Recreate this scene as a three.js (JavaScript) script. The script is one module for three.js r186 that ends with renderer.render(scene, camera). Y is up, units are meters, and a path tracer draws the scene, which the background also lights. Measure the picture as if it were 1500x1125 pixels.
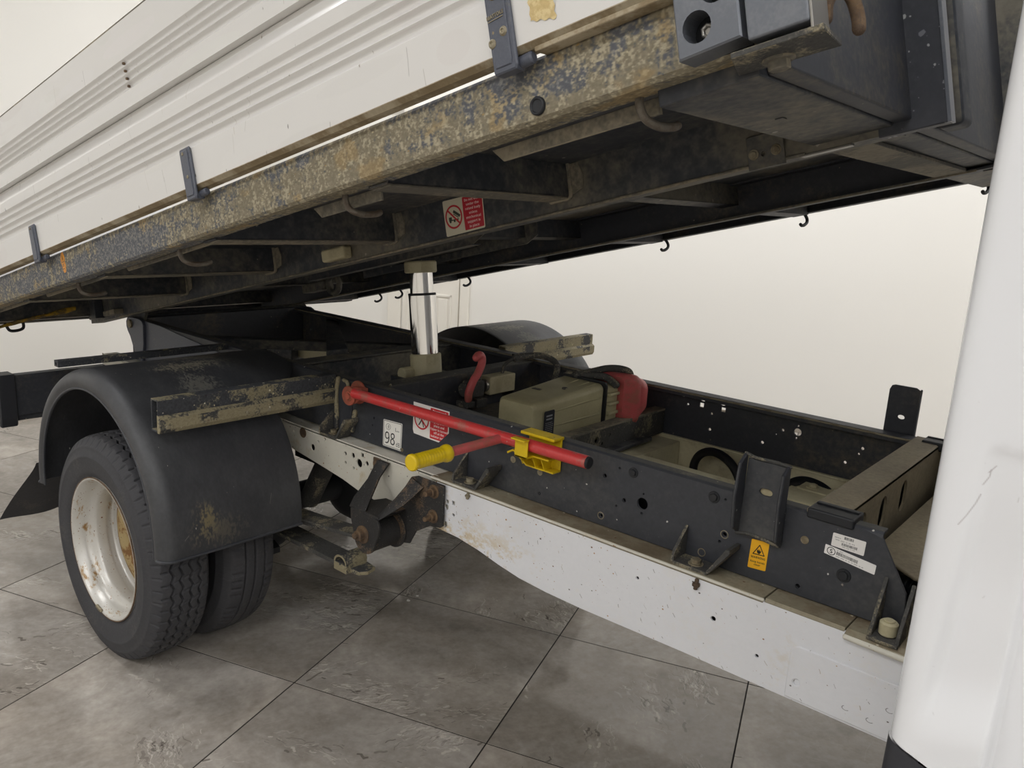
import * as THREE from 'three';
import { RoundedBoxGeometry } from 'three/addons/geometries/RoundedBoxGeometry.js';
import { mergeGeometries } from 'three/addons/utils/BufferGeometryUtils.js';
import { RectAreaLightUniformsLib } from 'three/addons/lights/RectAreaLightUniformsLib.js';
import { FontLoader } from 'three/addons/loaders/FontLoader.js';
import { TextGeometry } from 'three/addons/geometries/TextGeometry.js';

// ---------------------------------------------------------------- camera, light, exposure
const scene = new THREE.Scene();
const camera = new THREE.PerspectiveCamera(51.094, 1500 / 1125, 0.05, 60);
camera.rotation.order = 'YXZ';
camera.position.set(2.34709, 1.41458, 1.9249);
camera.rotation.set(-0.22038, 0.69717, 0.05808);
const renderer = new THREE.WebGLRenderer({ antialias: true });
renderer.toneMapping = THREE.LinearToneMapping;
renderer.toneMappingExposure = 1.0;
renderer.shadowMap.enabled = true;
scene.background = new THREE.Color(0x000000);
RectAreaLightUniformsLib.init();
const ROOM = -0.3283;                       // the room stands turned against the truck
const A1 = [Math.cos(ROOM), Math.sin(ROOM)], A2 = [-Math.sin(ROOM), Math.cos(ROOM)];
const room = (p, q, y = 0) => new THREE.Vector3(p * A1[0] + q * A2[0], y, p * A1[1] + q * A2[1]);
const PMIN = -2.95, PMAX = 10.4, QMIN = -3.1, QMAX = 9.0, CEIL = 3.3;
const LAMP = 11.3, LAMP_COLOR = 0xfbfcff;
const lampSpots = [];
for (const p of [-1.3, 1.2, 3.8, 6.4, 9.1]) for (const q of [-1.9, 0.9, 3.7, 6.8]) lampSpots.push([p, q]);

// ---------------------------------------------------------------- helpers
const PI = Math.PI;
function rngOf(seed) { let a = seed >>> 0; return () => { a = (a + 0x6d2b79f5) | 0; let t = Math.imul(a ^ (a >>> 15), 1 | a); t = (t + Math.imul(t ^ (t >>> 7), 61 | t)) ^ t; return ((t ^ (t >>> 14)) >>> 0) / 4294967296; }; }
const R = rngOf(7);
const clamp = (x, a = 0, b = 1) => Math.min(b, Math.max(a, x));
const sm = (a, b, x) => { const t = clamp((x - a) / (b - a)); return t * t * (3 - 2 * t); };
const mix = (a, b, t) => a + (b - a) * t;
// tileable value noise: lattice n x m, read with u, v in 0..1
function lattice(n, m, seed) {
  const r = rngOf(seed), g = new Float32Array(n * m); for (let i = 0; i < n * m; i++) g[i] = r();
  return (u, v) => {
    let x = u * n, y = v * m; x -= Math.floor(x / n) * n; y -= Math.floor(y / m) * m;
    const i = Math.floor(x) % n, j = Math.floor(y) % m, fx = x - Math.floor(x), fy = y - Math.floor(y), sx = fx * fx * (3 - 2 * fx), sy = fy * fy * (3 - 2 * fy);
    const i1 = (i + 1) % n, j1 = (j + 1) % m;
    return mix(mix(g[j * n + i], g[j * n + i1], sx), mix(g[j1 * n + i], g[j1 * n + i1], sx), sy);
  };
}
function fbm(n, m, oct, seed, gain = 0.5) {
  const L = []; for (let o = 0; o < oct; o++) L.push(lattice(n << o, m << o, seed + o * 17));
  let tot = 0, a = 1; for (let o = 0; o < oct; o++) { tot += a; a *= gain; }
  return (u, v) => { let s = 0, a = 1; for (const l of L) { s += a * l(u, v); a *= gain; } return s / tot; };
}
// a canvas filled pixel by pixel, then drawn over
function paint(w, h, px, draw, srgb = true) {
  const c = document.createElement('canvas'); c.width = w; c.height = h; const g = c.getContext('2d');
  if (px) {
    const im = g.createImageData(w, h), d = im.data;
    for (let y = 0, k = 0; y < h; y++) for (let x = 0; x < w; x++, k += 4) { const q = px(x / w, y / h); d[k] = q[0]; d[k + 1] = q[1]; d[k + 2] = q[2]; d[k + 3] = 255; }
    g.putImageData(im, 0, 0);
  }
  if (draw) draw(g, w, h);
  const t = new THREE.CanvasTexture(c); t.wrapS = t.wrapT = THREE.RepeatWrapping; t.magFilter = THREE.LinearFilter; t.anisotropy = 8;
  if (srgb) t.colorSpace = THREE.SRGBColorSpace; return t;
}
const lerp3 = (a, b, t) => [mix(a[0], b[0], t), mix(a[1], b[1], t), mix(a[2], b[2], t)];
function specks(g, w, h, n, cols, rmin, rmax, r, stretch = 1) {
  for (let i = 0; i < n; i++) {
    const x = r() * w, y = r() * h, s = rmin + (rmax - rmin) * Math.pow(r(), 3);
    g.fillStyle = cols[Math.floor(r() * cols.length)]; g.beginPath();
    for (let k = 0; k < 7; k++) { const a = k / 7 * 2 * PI, q = s * (0.6 + 0.6 * r()); g[k ? 'lineTo' : 'moveTo'](x + q * Math.cos(a), y + q * Math.sin(a) * stretch); } g.fill();
  }
}
function scratches(g, w, h, n, cols, len, lw, r, dir = null) {
  for (let i = 0; i < n; i++) {
    const x = r() * w, y = r() * h, a = dir === null ? r() * 2 * PI : dir + (r() - 0.5) * 0.5, l = len * (0.3 + r());
    g.strokeStyle = cols[Math.floor(r() * cols.length)]; g.lineWidth = lw * (0.5 + r()); g.beginPath(); g.moveTo(x, y);
    g.quadraticCurveTo(x + l * 0.5 * Math.cos(a) + (r() - 0.5) * l * 0.2, y + l * 0.5 * Math.sin(a) + (r() - 0.5) * l * 0.2, x + l * Math.cos(a), y + l * Math.sin(a)); g.stroke();
  }
}
const MATS = [];
function mat(o, S = 1) { const m = new THREE.MeshPhysicalMaterial({ roughness: 0.6, ...o }); m.userData.S = S; MATS.push(m); return m; }

// geometry: everything is brought to non-indexed position + normal, then given uv in metres
function strip(g) { const n = g.index ? g.toNonIndexed() : g; const o = new THREE.BufferGeometry(); o.setAttribute('position', n.attributes.position); if (!n.attributes.normal) n.computeVertexNormals(); o.setAttribute('normal', n.attributes.normal); return o; }
const merge = (...gs) => mergeGeometries(gs.flat(9).map(strip));
function boxUV(g, S = 1, du = 0, dv = 0) {
  g = strip(g); const p = g.attributes.position, n = p.count, uv = new Float32Array(n * 2);
  const a = new THREE.Vector3(), b = new THREE.Vector3(), c = new THREE.Vector3();
  for (let i = 0; i < n; i += 3) {
    a.fromBufferAttribute(p, i); b.fromBufferAttribute(p, i + 1); c.fromBufferAttribute(p, i + 2);
    const nx = Math.abs((b.y - a.y) * (c.z - a.z) - (b.z - a.z) * (c.y - a.y)), ny = Math.abs((b.z - a.z) * (c.x - a.x) - (b.x - a.x) * (c.z - a.z)), nz = Math.abs((b.x - a.x) * (c.y - a.y) - (b.y - a.y) * (c.x - a.x));
    [a, b, c].forEach((q, k) => {
      const [s, t] = nz >= nx && nz >= ny ? [q.x, q.y] : ny >= nx ? [q.x, -q.z] : [-q.z, q.y];
      uv[(i + k) * 2] = s / S + du; uv[(i + k) * 2 + 1] = t / S + dv;
    });
  }
  g.setAttribute('uv', new THREE.BufferAttribute(uv, 2)); return g;
}
function box(x0, x1, y0, y1, z0, z1, r = 0.003) {
  const w = Math.abs(x1 - x0), h = Math.abs(y1 - y0), d = Math.abs(z1 - z0); r = Math.min(r, w * 0.45, h * 0.45, d * 0.45);
  const g = new RoundedBoxGeometry(w, h, d, 2, r); g.translate((x0 + x1) / 2, (y0 + y1) / 2, (z0 + z1) / 2); return strip(g);
}
function prism(pts, plane, a0, a1, holes = [], bevel = 0.0015, cs = 10) {
  const f = plane === 'xy' ? (p) => [p[0], p[1]] : plane === 'zy' ? (p) => [-p[0], p[1]] : (p) => [p[0], -p[1]];
  const s = new THREE.Shape(pts.map((p) => new THREE.Vector2(...f(p))));
  for (const h of holes) {
    const q = new THREE.Path();
    if (Array.isArray(h[0])) h.forEach((p, i) => q[i ? 'lineTo' : 'moveTo'](...f(p)));
    else { const [cx, cy] = f(h); q.absellipse(cx, cy, h[2], h[3] ?? h[2], 0, 2 * PI, true); }
    q.closePath(); s.holes.push(q);
  }
  const b = Math.min(bevel, Math.abs(a1 - a0) * 0.4), g = new THREE.ExtrudeGeometry(s, { depth: Math.abs(a1 - a0) - 2 * b, bevelEnabled: b > 0, bevelThickness: b, bevelSize: b, bevelOffset: -b, bevelSegments: 1, curveSegments: cs });
  g.translate(0, 0, Math.min(a0, a1) + b);
  if (plane === 'zy') g.rotateY(PI / 2); else if (plane === 'xz') g.rotateX(-PI / 2);
  return strip(g);
}
const V = (x, y, z) => new THREE.Vector3(x, y, z);
const v3 = (p) => (p.isVector3 ? p : V(...p));
function along(g, p0, p1) { const d = v3(p1).clone().sub(v3(p0)); const q = new THREE.Quaternion().setFromUnitVectors(V(0, 1, 0), d.clone().normalize()); g.applyQuaternion(q); g.translate(...v3(p0).toArray()); return strip(g); }
function lathe(prof, p0, p1, seg = 40) { return along(new THREE.LatheGeometry(prof.map((p) => new THREE.Vector2(Math.max(p[0], 1e-5), p[1])), seg), p0, p1); }
function cyl(p0, p1, r, seg = 24, c = 0.0015, r1 = r) {
  const L = v3(p0).distanceTo(v3(p1)); c = Math.min(c, r * 0.3, L * 0.3);
  const pr = [[0, 0], [r - c, 0], [r, c], [r1, L - c], [r1 - c, L], [0, L]];
  const gs = []; for (let i = 0; i < pr.length - 1; i++) gs.push(new THREE.LatheGeometry([new THREE.Vector2(Math.max(pr[i][0], 1e-5), pr[i][1]), new THREE.Vector2(Math.max(pr[i + 1][0], 1e-5), pr[i + 1][1])], seg));
  return along(merge(gs), p0, p1);
}
function tube(pts, r, seg = 40, rad = 10, closed = false) {
  const c = new THREE.CatmullRomCurve3(pts.map(v3), closed, 'catmullrom', 0.5), g = [strip(new THREE.TubeGeometry(c, seg, r, rad, closed))];
  if (!closed) for (const p of [pts[0], pts[pts.length - 1]]) { const s = new THREE.SphereGeometry(r, rad, 6); s.translate(...v3(p).toArray()); g.push(s); }
  return merge(g);
}
function bolt(p, dir, r = 0.009, h = 0.007, washer = true) {
  const a = v3(p), d = V(...dir).normalize(), g = [], up = (k) => a.clone().addScaledVector(d, k);
  if (washer) g.push(cyl(up(-0.002), up(0.002), r * 1.45, 20, 0.0006));
  g.push(cyl(up(0), up(h), r, 6, 0.001)); return merge(g);
}
function grid(nu, nv, f, closeU = false) {           // f(i/nu, j/nv) -> [x, y, z, u, v]
  const pos = [], uv = [], ix = [];
  for (let j = 0; j <= nv; j++) for (let i = 0; i <= nu; i++) { const q = f(i / nu, j / nv); pos.push(q[0], q[1], q[2]); uv.push(q[3] ?? i / nu, q[4] ?? j / nv); }
  for (let j = 0; j < nv; j++) for (let i = 0; i < nu; i++) { const a = j * (nu + 1) + i, b = a + 1, c = a + nu + 1, d = c + 1; ix.push(a, b, d, a, d, c); }
  const g = new THREE.BufferGeometry(); g.setAttribute('position', new THREE.Float32BufferAttribute(pos, 3)); g.setAttribute('uv', new THREE.Float32BufferAttribute(uv, 2)); g.setIndex(ix); g.computeVertexNormals();
  if (closeU) { const n = g.attributes.normal; for (let j = 0; j <= nv; j++) { const a = j * (nu + 1), b = a + nu; const m = V(n.getX(a) + n.getX(b), n.getY(a) + n.getY(b), n.getZ(a) + n.getZ(b)).normalize(); n.setXYZ(a, m.x, m.y, m.z); n.setXYZ(b, m.x, m.y, m.z); } }
  return g;
}
function loft(rings, closed = true) {                 // rings of equal length, joined; ends capped by fans
  const n = rings[0].length, gs = [grid(n, rings.length - 1, (u, v) => { const r = rings[Math.round(v * (rings.length - 1))]; return r[Math.round(u * n) % n]; })];
  for (const [k, s] of [[0, 1], [rings.length - 1, -1]]) {
    const r = rings[k], pos = [], c = r.reduce((a, p) => [a[0] + p[0] / n, a[1] + p[1] / n, a[2] + p[2] / n], [0, 0, 0]);
    for (let i = 0; i < n; i++) { const a = r[i], b = r[(i + 1) % n]; pos.push(...c, ...(s > 0 ? b : a), ...(s > 0 ? a : b)); }
    const g = new THREE.BufferGeometry(); g.setAttribute('position', new THREE.Float32BufferAttribute(pos, 3)); g.computeVertexNormals(); gs.push(g);
  }
  return merge(gs);
}
const used = {};
function numbered(n) { const k = used[n] = (used[n] ?? -1) + 1; return k ? n + '_' + String(k).padStart(3, '0') : n; }
function finish(m) { m.castShadow = m.receiveShadow = true; return m; }
let uvSeed = rngOf(99);
function part(name, geo, m, parent, label, keepUV = false) {
  const g = keepUV ? geo : boxUV(geo, m.userData.S, uvSeed(), uvSeed());
  const o = finish(new THREE.Mesh(g, m)); o.name = numbered(name); if (label) o.userData.label = label; parent.add(o); return o;
}
function thing(name, label, category, group) { const o = new THREE.Group(); o.name = numbered(name); o.userData = { label, category }; if (group) o.userData.group = group; scene.add(o); return o; }
function struct(name, geo, m, keepUV) { const o = part(name, geo, m, scene, null, keepUV); o.userData.kind = 'structure'; return o; }

// ---------------------------------------------------------------- materials
const gray = (v) => [v, v, v];
function dusty(base, dust, seed, { amt = 0.5, w = 1024, fx = 5, fy = 5, gain = 0.62, soft = 0.12, chips = null, draw = null, jit = 10 } = {}) {
  const a = fbm(fx, fy, 6, seed, gain), b = fbm(90, 90, 3, seed + 50, 0.7), c = fbm(3, 3, 3, seed + 90);
  return paint(w, w, (u, v) => {
    const n = a(u, v) * 0.75 + b(u, v) * 0.25, k = sm(1 - amt - soft, 1 - amt + soft, n + (c(u, v) - 0.5) * 0.25), j = (b(u, v) - 0.5) * jit * 2;
    const q = lerp3(base, dust, k); return [clamp(q[0] + j, 0, 255), clamp(q[1] + j, 0, 255), clamp(q[2] + j, 0, 255)];
  }, (g, ww, h) => { if (chips) specks(g, ww, h, chips.n, chips.c, chips.r0 ?? 0.6, chips.r1 ?? 4, rngOf(seed + 5)); if (draw) draw(g, ww, h, rngOf(seed + 8)); });
}
// marbled slate tile: cloudy ground, clusters of flaky pale patches and dark cracks along a slanting grain
const tileTex = (() => {
  const N = 2048, a = fbm(3, 3, 7, 11, 0.6), w1 = fbm(4, 4, 5, 23), w2 = fbm(4, 4, 5, 31), m = fbm(16, 26, 5, 41, 0.65), f = fbm(150, 150, 3, 53, 0.7), pat = fbm(5, 6, 5, 61, 0.6), v1 = fbm(7, 12, 6, 47, 0.62);
  return paint(N, N, (u, v) => {
    const x = u + (w1(u, v) - 0.5) * 0.2, y = v + (w2(u, v) - 0.5) * 0.2, zone = sm(0.46, 0.66, pat(x, y));
    let t = 150 + (a(x, y) - 0.5) * 74 + (m(x, y) - 0.5) * 40 + (f(u, v) - 0.5) * 24;
    t += zone * ((v1(x, y) - 0.5) * 70 + 8);
    const warm = (a(y, x) - 0.5) * 18;
    return [clamp(t + 5 + warm * 0.5, 0, 255), clamp(t - 2, 0, 255), clamp(t - 11 - warm * 0.6, 0, 255)];
  }, (g, w, h) => {
    const r = rngOf(71), gauss = () => r() + r() + r() - 1.5;
    for (let c = 0; c < 80; c++) {
      const cx = r() * w, cy = r() * h, dir = -0.5 + 0.5 * gauss(), sx = 60 + 130 * r(), sy = 22 + 50 * r(), n = 40 + 130 * r();
      for (let k = 0; k < n; k++) {
        const p = gauss() * sx, q = gauss() * sy, x = cx + p * Math.cos(dir) - q * Math.sin(dir), y = cy + p * Math.sin(dir) + q * Math.cos(dir), l = 8 + 46 * r() * r(), d = dir + gauss() * 0.6;
        g.strokeStyle = r() < 0.68 ? `rgba(216,208,196,${0.2 + 0.4 * r()})` : `rgba(66,60,55,${0.15 + 0.35 * r()})`; g.lineWidth = r() < 0.8 ? 0.6 + 1.1 * r() : 2 + 5 * r(); g.lineCap = 'round';
        g.beginPath(); g.moveTo(x, y); let px = x, py = y; for (let j = 0; j < 4; j++) { const e = d + gauss() * 0.9; px += l / 4 * Math.cos(e); py += l / 4 * Math.sin(e); g.lineTo(px, py); } g.stroke();
      }
    }
    scratches(g, w, h, 40, ['rgba(210,204,196,.3)'], 60, 1, r);
  });
})();
const M = {};
M.wall = mat({ color: 0xece9e2, roughness: 0.85 });
M.ceiling = mat({ color: 0xf2f1ee, roughness: 0.9 });
M.tile = mat({ map: tileTex, roughness: 0.1, ior: 1.5 }, 2.4);
M.grout = mat({ color: 0x211c18, roughness: 0.9 });
M.skirt = mat({ map: tileTex, roughness: 0.2, color: 0xe8e4dc }, 2.4);
M.doorPaint = mat({ color: 0xeae5da, roughness: 0.5 });
M.lampFrame = mat({ color: 0xf4f4f2, roughness: 0.5 });
M.lampGlow = mat({ color: 0xffffff, emissive: LAMP_COLOR, emissiveIntensity: 3.0, roughness: 0.6 });
// white drop side: scuffs, hairline scratches, chips
M.sideWhite = mat({ map: paint(2048, 1024, null, (g, w, h) => {
  const r = rngOf(5); g.fillStyle = '#dcdad6'; g.fillRect(0, 0, w, h);
  for (let i = 0; i < 260; i++) { g.fillStyle = `rgba(${r() < 0.5 ? '236,234,230' : '196,190,180'},${0.05 + 0.08 * r()})`; g.beginPath(); g.ellipse(r() * w, r() * h, 20 + 120 * r(), 3 + 10 * r(), 0, 0, 2 * PI); g.fill(); }
  scratches(g, w, h, 150, ['rgba(120,112,100,.5)', 'rgba(96,92,88,.5)', 'rgba(160,150,130,.5)'], 22, 0.9, r, PI / 2);
  scratches(g, w, h, 60, ['rgba(130,122,112,.4)'], 40, 0.8, r);
  specks(g, w, h, 150, ['#6d6a66', '#8a8172', '#55534f'], 0.6, 3, r);
}), roughness: 0.3, clearcoat: 0.3, clearcoatRoughness: 0.15 }, 2.0);
// the chassis rail: white with rust freckles and ochre stains
function rusty(base, seed, o = {}) {
  const a = fbm(6, 6, 5, seed, 0.6), b = fbm(60, 60, 3, seed + 3, 0.7);
  return paint(1024, 1024, (u, v) => { const k = sm(o.t0 ?? 0.62, (o.t0 ?? 0.62) + 0.16, a(u, v) * 0.8 + b(u, v) * 0.2) * (o.k ?? 0.35), j = (b(u, v) - 0.5) * 6; const q = lerp3(base, o.stain ?? [176, 146, 98], k); return [q[0] + j, q[1] + j, q[2] + j]; }, (g, w, h) => {
    const r = rngOf(seed + 9); specks(g, w, h, o.n ?? 240, o.cols ?? ['#8a5a34', '#6d4a32', '#a5794a', '#5a5350', '#b79a70'], 0.7, o.r1 ?? 4, r);
    scratches(g, w, h, o.s ?? 50, ['rgba(90,80,72,.6)', 'rgba(120,98,70,.6)'], 14, 1, r);
  });
}
M.chassis = mat({ map: rusty([230, 231, 234], 101, { k: 0.08, n: 120, r1: 3, s: 40 }), roughness: 0.38, clearcoat: 0.2 }, 1.0);
M.chassisWeb = (() => {                                        // uv: x 0.85..2.35 over the width, y 0.44..0.69 over the height
  const a = fbm(18, 4, 5, 141, 0.65), b = fbm(120, 30, 3, 147, 0.7);
  return mat({ map: paint(2048, 512, (u, vv) => {
    const v = 1 - vv, x = 0.85 + 1.5 * u, zone = Math.max(0, 0.95 - 3.4 * Math.abs(x - 1.0)) * sm(0.75, 0.15, v) + 0.12 * Math.max(0, 1 - 30 * Math.abs(x - 1.855)) + 0.7 * Math.max(0, 1 - 22 * Math.abs(x - 0.885));
    const k = sm(0.5, 0.75, a(u, v) * 0.6 + b(u, v) * 0.4 + zone * 0.16) * Math.min(0.75, 0.05 + zone), j = (b(u, v) - 0.5) * 5; const q = lerp3([231, 232, 235], [190, 162, 112], k); return [q[0] + j, q[1] + j, q[2] + j];
  }, (g, w, h) => {
    const r = rngOf(153); for (let i = 0; i < 380; i++) { const u = Math.pow(r(), 2.1), s = 0.7 + 2.6 * Math.pow(r(), 4); g.fillStyle = ['#8a5a34', '#6d4a32', '#a5794a', '#5a5350'][Math.floor(r() * 4)]; g.beginPath(); g.ellipse(u * w, r() * h, s, s * (0.8 + 0.6 * r()), 0, 0, 2 * PI); g.fill(); }
    scratches(g, w, h, 120, ['rgba(90,84,78,.7)', 'rgba(130,110,80,.6)'], 16, 1.2, r, 1.2);
    for (const [x, y] of [[1.985, 0.519], [2.03, 0.515], [2.06, 0.55]]) { const X = (x - 0.85) / 1.5 * w, Y = h - (y - 0.44) / 0.25 * h; g.strokeStyle = 'rgba(80,78,76,.8)'; g.lineWidth = 1.6; g.beginPath(); g.arc(X, Y, 9, 0.6, 4.2); g.stroke(); }
  }), roughness: 0.36, clearcoat: 0.25 });
})();
M.chassisCream = mat({ map: rusty([214, 210, 196], 131, { k: 0.5, t0: 0.55, n: 1100, r1: 3 }), roughness: 0.5 }, 1.0);
M.flangeDirt = mat({ map: dusty([150, 142, 120], [118, 104, 82], 151, { amt: 0.5, jit: 16, chips: { n: 260, c: ['#cfc6ae', '#7c6a50', '#e0dac8', '#6c4c30'], r1: 5 } }), roughness: 0.75 }, 0.7);
M.cream = mat({ map: dusty([206, 199, 166], [172, 162, 130], 171, { amt: 0.42, jit: 8 }), roughness: 0.6 }, 0.8);
// bed sill: slate paint under streaks of dried mud that run down the face; uv spans the whole sill, more mud lies towards the front
M.sill = (() => {
  const a = fbm(150, 3, 4, 201, 0.62), b = fbm(420, 9, 3, 207, 0.7), c = fbm(14, 3, 5, 211, 0.6), d = fbm(700, 44, 2, 215, 0.7), e = fbm(60, 4, 4, 219);
  return mat({ map: paint(2048, 384, (u, v) => {
    const more = 0.10 * sm(0.35, 0.9, u) + 0.07 * sm(0.9, 0.97, u) - 0.02, k = sm(0.44, 0.60, a(u, v) * 0.42 + b(u, v) * 0.28 + d(u, v) * 0.3 + (c(u, v) - 0.5) * 0.75 + more), l = sm(0.5, 0.68, b(u, v) * 0.55 + d(u, v) * 0.45), o = sm(0.6, 0.72, e(u, v));
    const q = lerp3(lerp3([90, 92, 97], [118, 117, 114], sm(0.4, 0.7, d(u, v))), lerp3(lerp3([128, 119, 97], [164, 154, 128], l), [160, 132, 84], o * 0.5), k * 0.92), j = (d(u, v) - 0.5) * 26;
    return [clamp(q[0] + j, 0, 255), clamp(q[1] + j, 0, 255), clamp(q[2] + j, 0, 255)];
  }, (g, w, h) => { const r = rngOf(221); specks(g, w, h, 900, ['#46443f', '#c4b58c', '#55524c', '#9c8050'], 0.5, 2.2, r, 1.4); scratches(g, w, h, 160, ['rgba(205,190,150,.5)', 'rgba(66,68,74,.5)'], 14, 1.2, r, PI / 2); }), roughness: 0.72 }, 1.0);
})();
M.under = mat({ map: dusty([54, 57, 63], [112, 106, 92], 231, { amt: 0.47, jit: 9, soft: 0.2, chips: { n: 160, c: ['#8d8676', '#6c6860', '#a09a8c'], r1: 5 } }), roughness: 0.6 }, 1.3);
M.underDust = mat({ map: dusty([104, 100, 90], [140, 131, 112], 241, { amt: 0.5, jit: 10 }), roughness: 0.8 }, 0.9);
M.railNear = mat({ map: dusty([55, 57, 62], [72, 72, 71], 251, { amt: 0.35, jit: 6, soft: 0.2, chips: { n: 190, c: ['#c9c6bc', '#a6a297', '#8a8478', '#d8d6d0'], r1: 3.6 } }), roughness: 0.52 }, 0.9);
M.railFar = mat({ map: dusty([55, 57, 63], [98, 90, 74], 261, { amt: 0.3, jit: 6, soft: 0.18, chips: { n: 90, c: ['#6d675c', '#8b8474'], r1: 4 } }), roughness: 0.55 }, 0.9);
M.plastic = mat({ map: dusty([56, 58, 63], [70, 71, 74], 271, { amt: 0.4, jit: 5, chips: { n: 60, c: ['#9a978e', '#bdbab0'], r1: 2.4 } }), roughness: 0.5 }, 0.9);
M.blackPlain = mat({ color: 0x1d1f23, roughness: 0.55 });
M.rubber = mat({ map: dusty([60, 60, 63], [78, 76, 74], 281, { amt: 0.35, w: 512, jit: 7 }), roughness: 0.78 }, 0.4);
M.hose = mat({ color: 0x101318, roughness: 0.5 });
// mudguard: uv runs round the arch and across it, the dust lies where the photograph shows it
M.mudguard = (() => {
  const a = fbm(14, 10, 5, 301, 0.65), b = fbm(160, 110, 2, 305, 0.7), c = fbm(4, 3, 3, 311);
  const spots = [[0.060, 0.23, 0.034, 0.060, [134, 120, 84], 0.8], [0.035, 0.30, 0.03, 0.14, [96, 90, 76], 0.6], [0.46, 0.5, 0.035, 0.2, [132, 126, 108], 0.8], [0.37, 0.46, 0.04, 0.10, [112, 110, 102], 0.75], [0.52, 0.62, 0.03, 0.2, [120, 112, 96], 0.7]];
  return mat({ map: paint(1024, 1024, (u, vv) => {
    const v = 1 - vv; let q = lerp3([55, 56, 59], [68, 69, 71], sm(0.3, 0.7, a(u, v) * 0.6 + c(u, v) * 0.4));
    for (const [x, y, rx, ry, col, k] of spots) { const d = Math.hypot((u - x) / rx, (v - y) / ry); q = lerp3(q, col, sm(0.42, 0.7, a(u, v) * 0.45 + b(u, v) * 0.55 + 0.24 * (1 - d)) * k * sm(1.8, 0.7, d)); }
    const j = (b(u, v) - 0.5) * 10; return [q[0] + j, q[1] + j, q[2] + j];
  }, (g, w, h) => { const r = rngOf(317); specks(g, w, h, 46, ['#c8c4b6', '#99958a'], 0.8, 3, r); scratches(g, w, h, 14, ['rgba(150,146,136,.7)'], 26, 1.3, r); }), roughness: 0.5 });
})();
M.rim = mat({ map: rusty([206, 204, 198], 331, { k: 0.9, t0: 0.6, stain: [142, 104, 58], n: 600, r1: 7, cols: ['#7a4e2a', '#8f6236', '#5c3a22', '#a88250'] }), roughness: 0.36, metalness: 0.35 }, 0.42);
M.rimRust = mat({ map: rusty([168, 148, 104], 341, { k: 1, t0: 0.45, stain: [120, 84, 44], n: 600, r1: 8 }), roughness: 0.7 }, 0.3);
M.rustBlack = mat({ map: dusty([44, 43, 42], [98, 80, 62], 351, { amt: 0.36, w: 512, fx: 4, fy: 4, jit: 14, soft: 0.08, chips: { n: 240, c: ['#b9b4a8', '#8d887c', '#d6d2c8'], r0: 0.5, r1: 2.2 } }), roughness: 0.7 }, 0.22);
M.rust = mat({ map: dusty([112, 90, 66], [84, 68, 54], 361, { amt: 0.5, w: 256, jit: 16 }), roughness: 0.85 }, 0.1);
M.flangeGrey = mat({ map: dusty([78, 77, 74], [112, 105, 90], 387, { amt: 0.36, w: 512, fx: 6, fy: 6, jit: 10, chips: { n: 80, c: ['#b5ac96', '#3a3a3c'], r1: 3 } }), roughness: 0.75 }, 0.5);
M.hookSteel = mat({ map: dusty([104, 98, 88], [82, 70, 58], 379, { amt: 0.5, w: 256, jit: 10 }), roughness: 0.6, metalness: 0.2 }, 0.1);
M.chipped = mat({ map: dusty([55, 57, 63], [64, 66, 70], 383, { amt: 0.4, jit: 5, chips: { n: 1500, c: ['#8d8f92', '#a9aaa8', '#73757a'], r0: 1, r1: 8 } }), roughness: 0.5 }, 0.9);
M.hem = mat({ map: dusty([176, 164, 140], [134, 118, 90], 377, { amt: 0.5, w: 512, fx: 8, fy: 8, jit: 10 }), roughness: 0.7 }, 0.5);
M.stubDark = mat({ map: dusty([56, 58, 62], [132, 124, 98], 373, { amt: 0.44, w: 512, fx: 7, fy: 7, jit: 16, soft: 0.07, chips: { n: 200, c: ['#b8ae8a', '#2c2c2e', '#cfc8b0'], r1: 6 } }), roughness: 0.75 }, 0.4);
M.stub = mat({ map: dusty([62, 62, 62], [140, 131, 104], 371, { amt: 0.56, w: 512, fx: 6, fy: 6, jit: 16, soft: 0.07, chips: { n: 220, c: ['#b8ae8a', '#2c2c2e', '#8a7c58', '#cfc8b0'], r1: 6 } }), roughness: 0.75 }, 0.4);
M.dustPlate = mat({ map: dusty([70, 69, 66], [136, 127, 104], 381, { amt: 0.42, w: 512, jit: 15, soft: 0.09, chips: { n: 120, c: ['#a49a80', '#2a2a2c'], r1: 4 } }), roughness: 0.8 }, 0.3);
M.tan = mat({ map: dusty([124, 113, 92], [148, 136, 110], 391, { amt: 0.45, w: 512, fx: 3, fy: 3, jit: 7, soft: 0.25 }), roughness: 0.72 }, 0.6);
M.tank = mat({ map: dusty([192, 185, 148], [164, 155, 120], 401, { amt: 0.45, w: 512, fx: 3, fy: 3, jit: 5, soft: 0.25 }), roughness: 0.5 }, 0.4);
M.beige = mat({ map: dusty([194, 186, 152], [164, 153, 122], 411, { amt: 0.4, w: 256, jit: 6, soft: 0.2 }), roughness: 0.6 }, 0.3);
M.red = mat({ map: dusty([204, 62, 62], [176, 94, 84], 421, { amt: 0.42, w: 512, fx: 8, fy: 8, jit: 8, soft: 0.1, chips: { n: 60, c: ['#c9a49a', '#8a5a4c'], r1: 3 } }), roughness: 0.34, clearcoat: 0.3 }, 0.4);
M.redDull = mat({ map: dusty([200, 92, 92], [172, 98, 86], 431, { amt: 0.4, w: 256, jit: 8 }), roughness: 0.5 }, 0.2);
M.orangeRust = mat({ map: dusty([170, 86, 66], [128, 80, 60], 441, { amt: 0.4, w: 256, jit: 10 }), roughness: 0.7 }, 0.15);
M.yellow = mat({ map: dusty([222, 190, 20], [186, 156, 30], 451, { amt: 0.3, w: 256, jit: 5, soft: 0.2 }), roughness: 0.42 }, 0.2);
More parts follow.
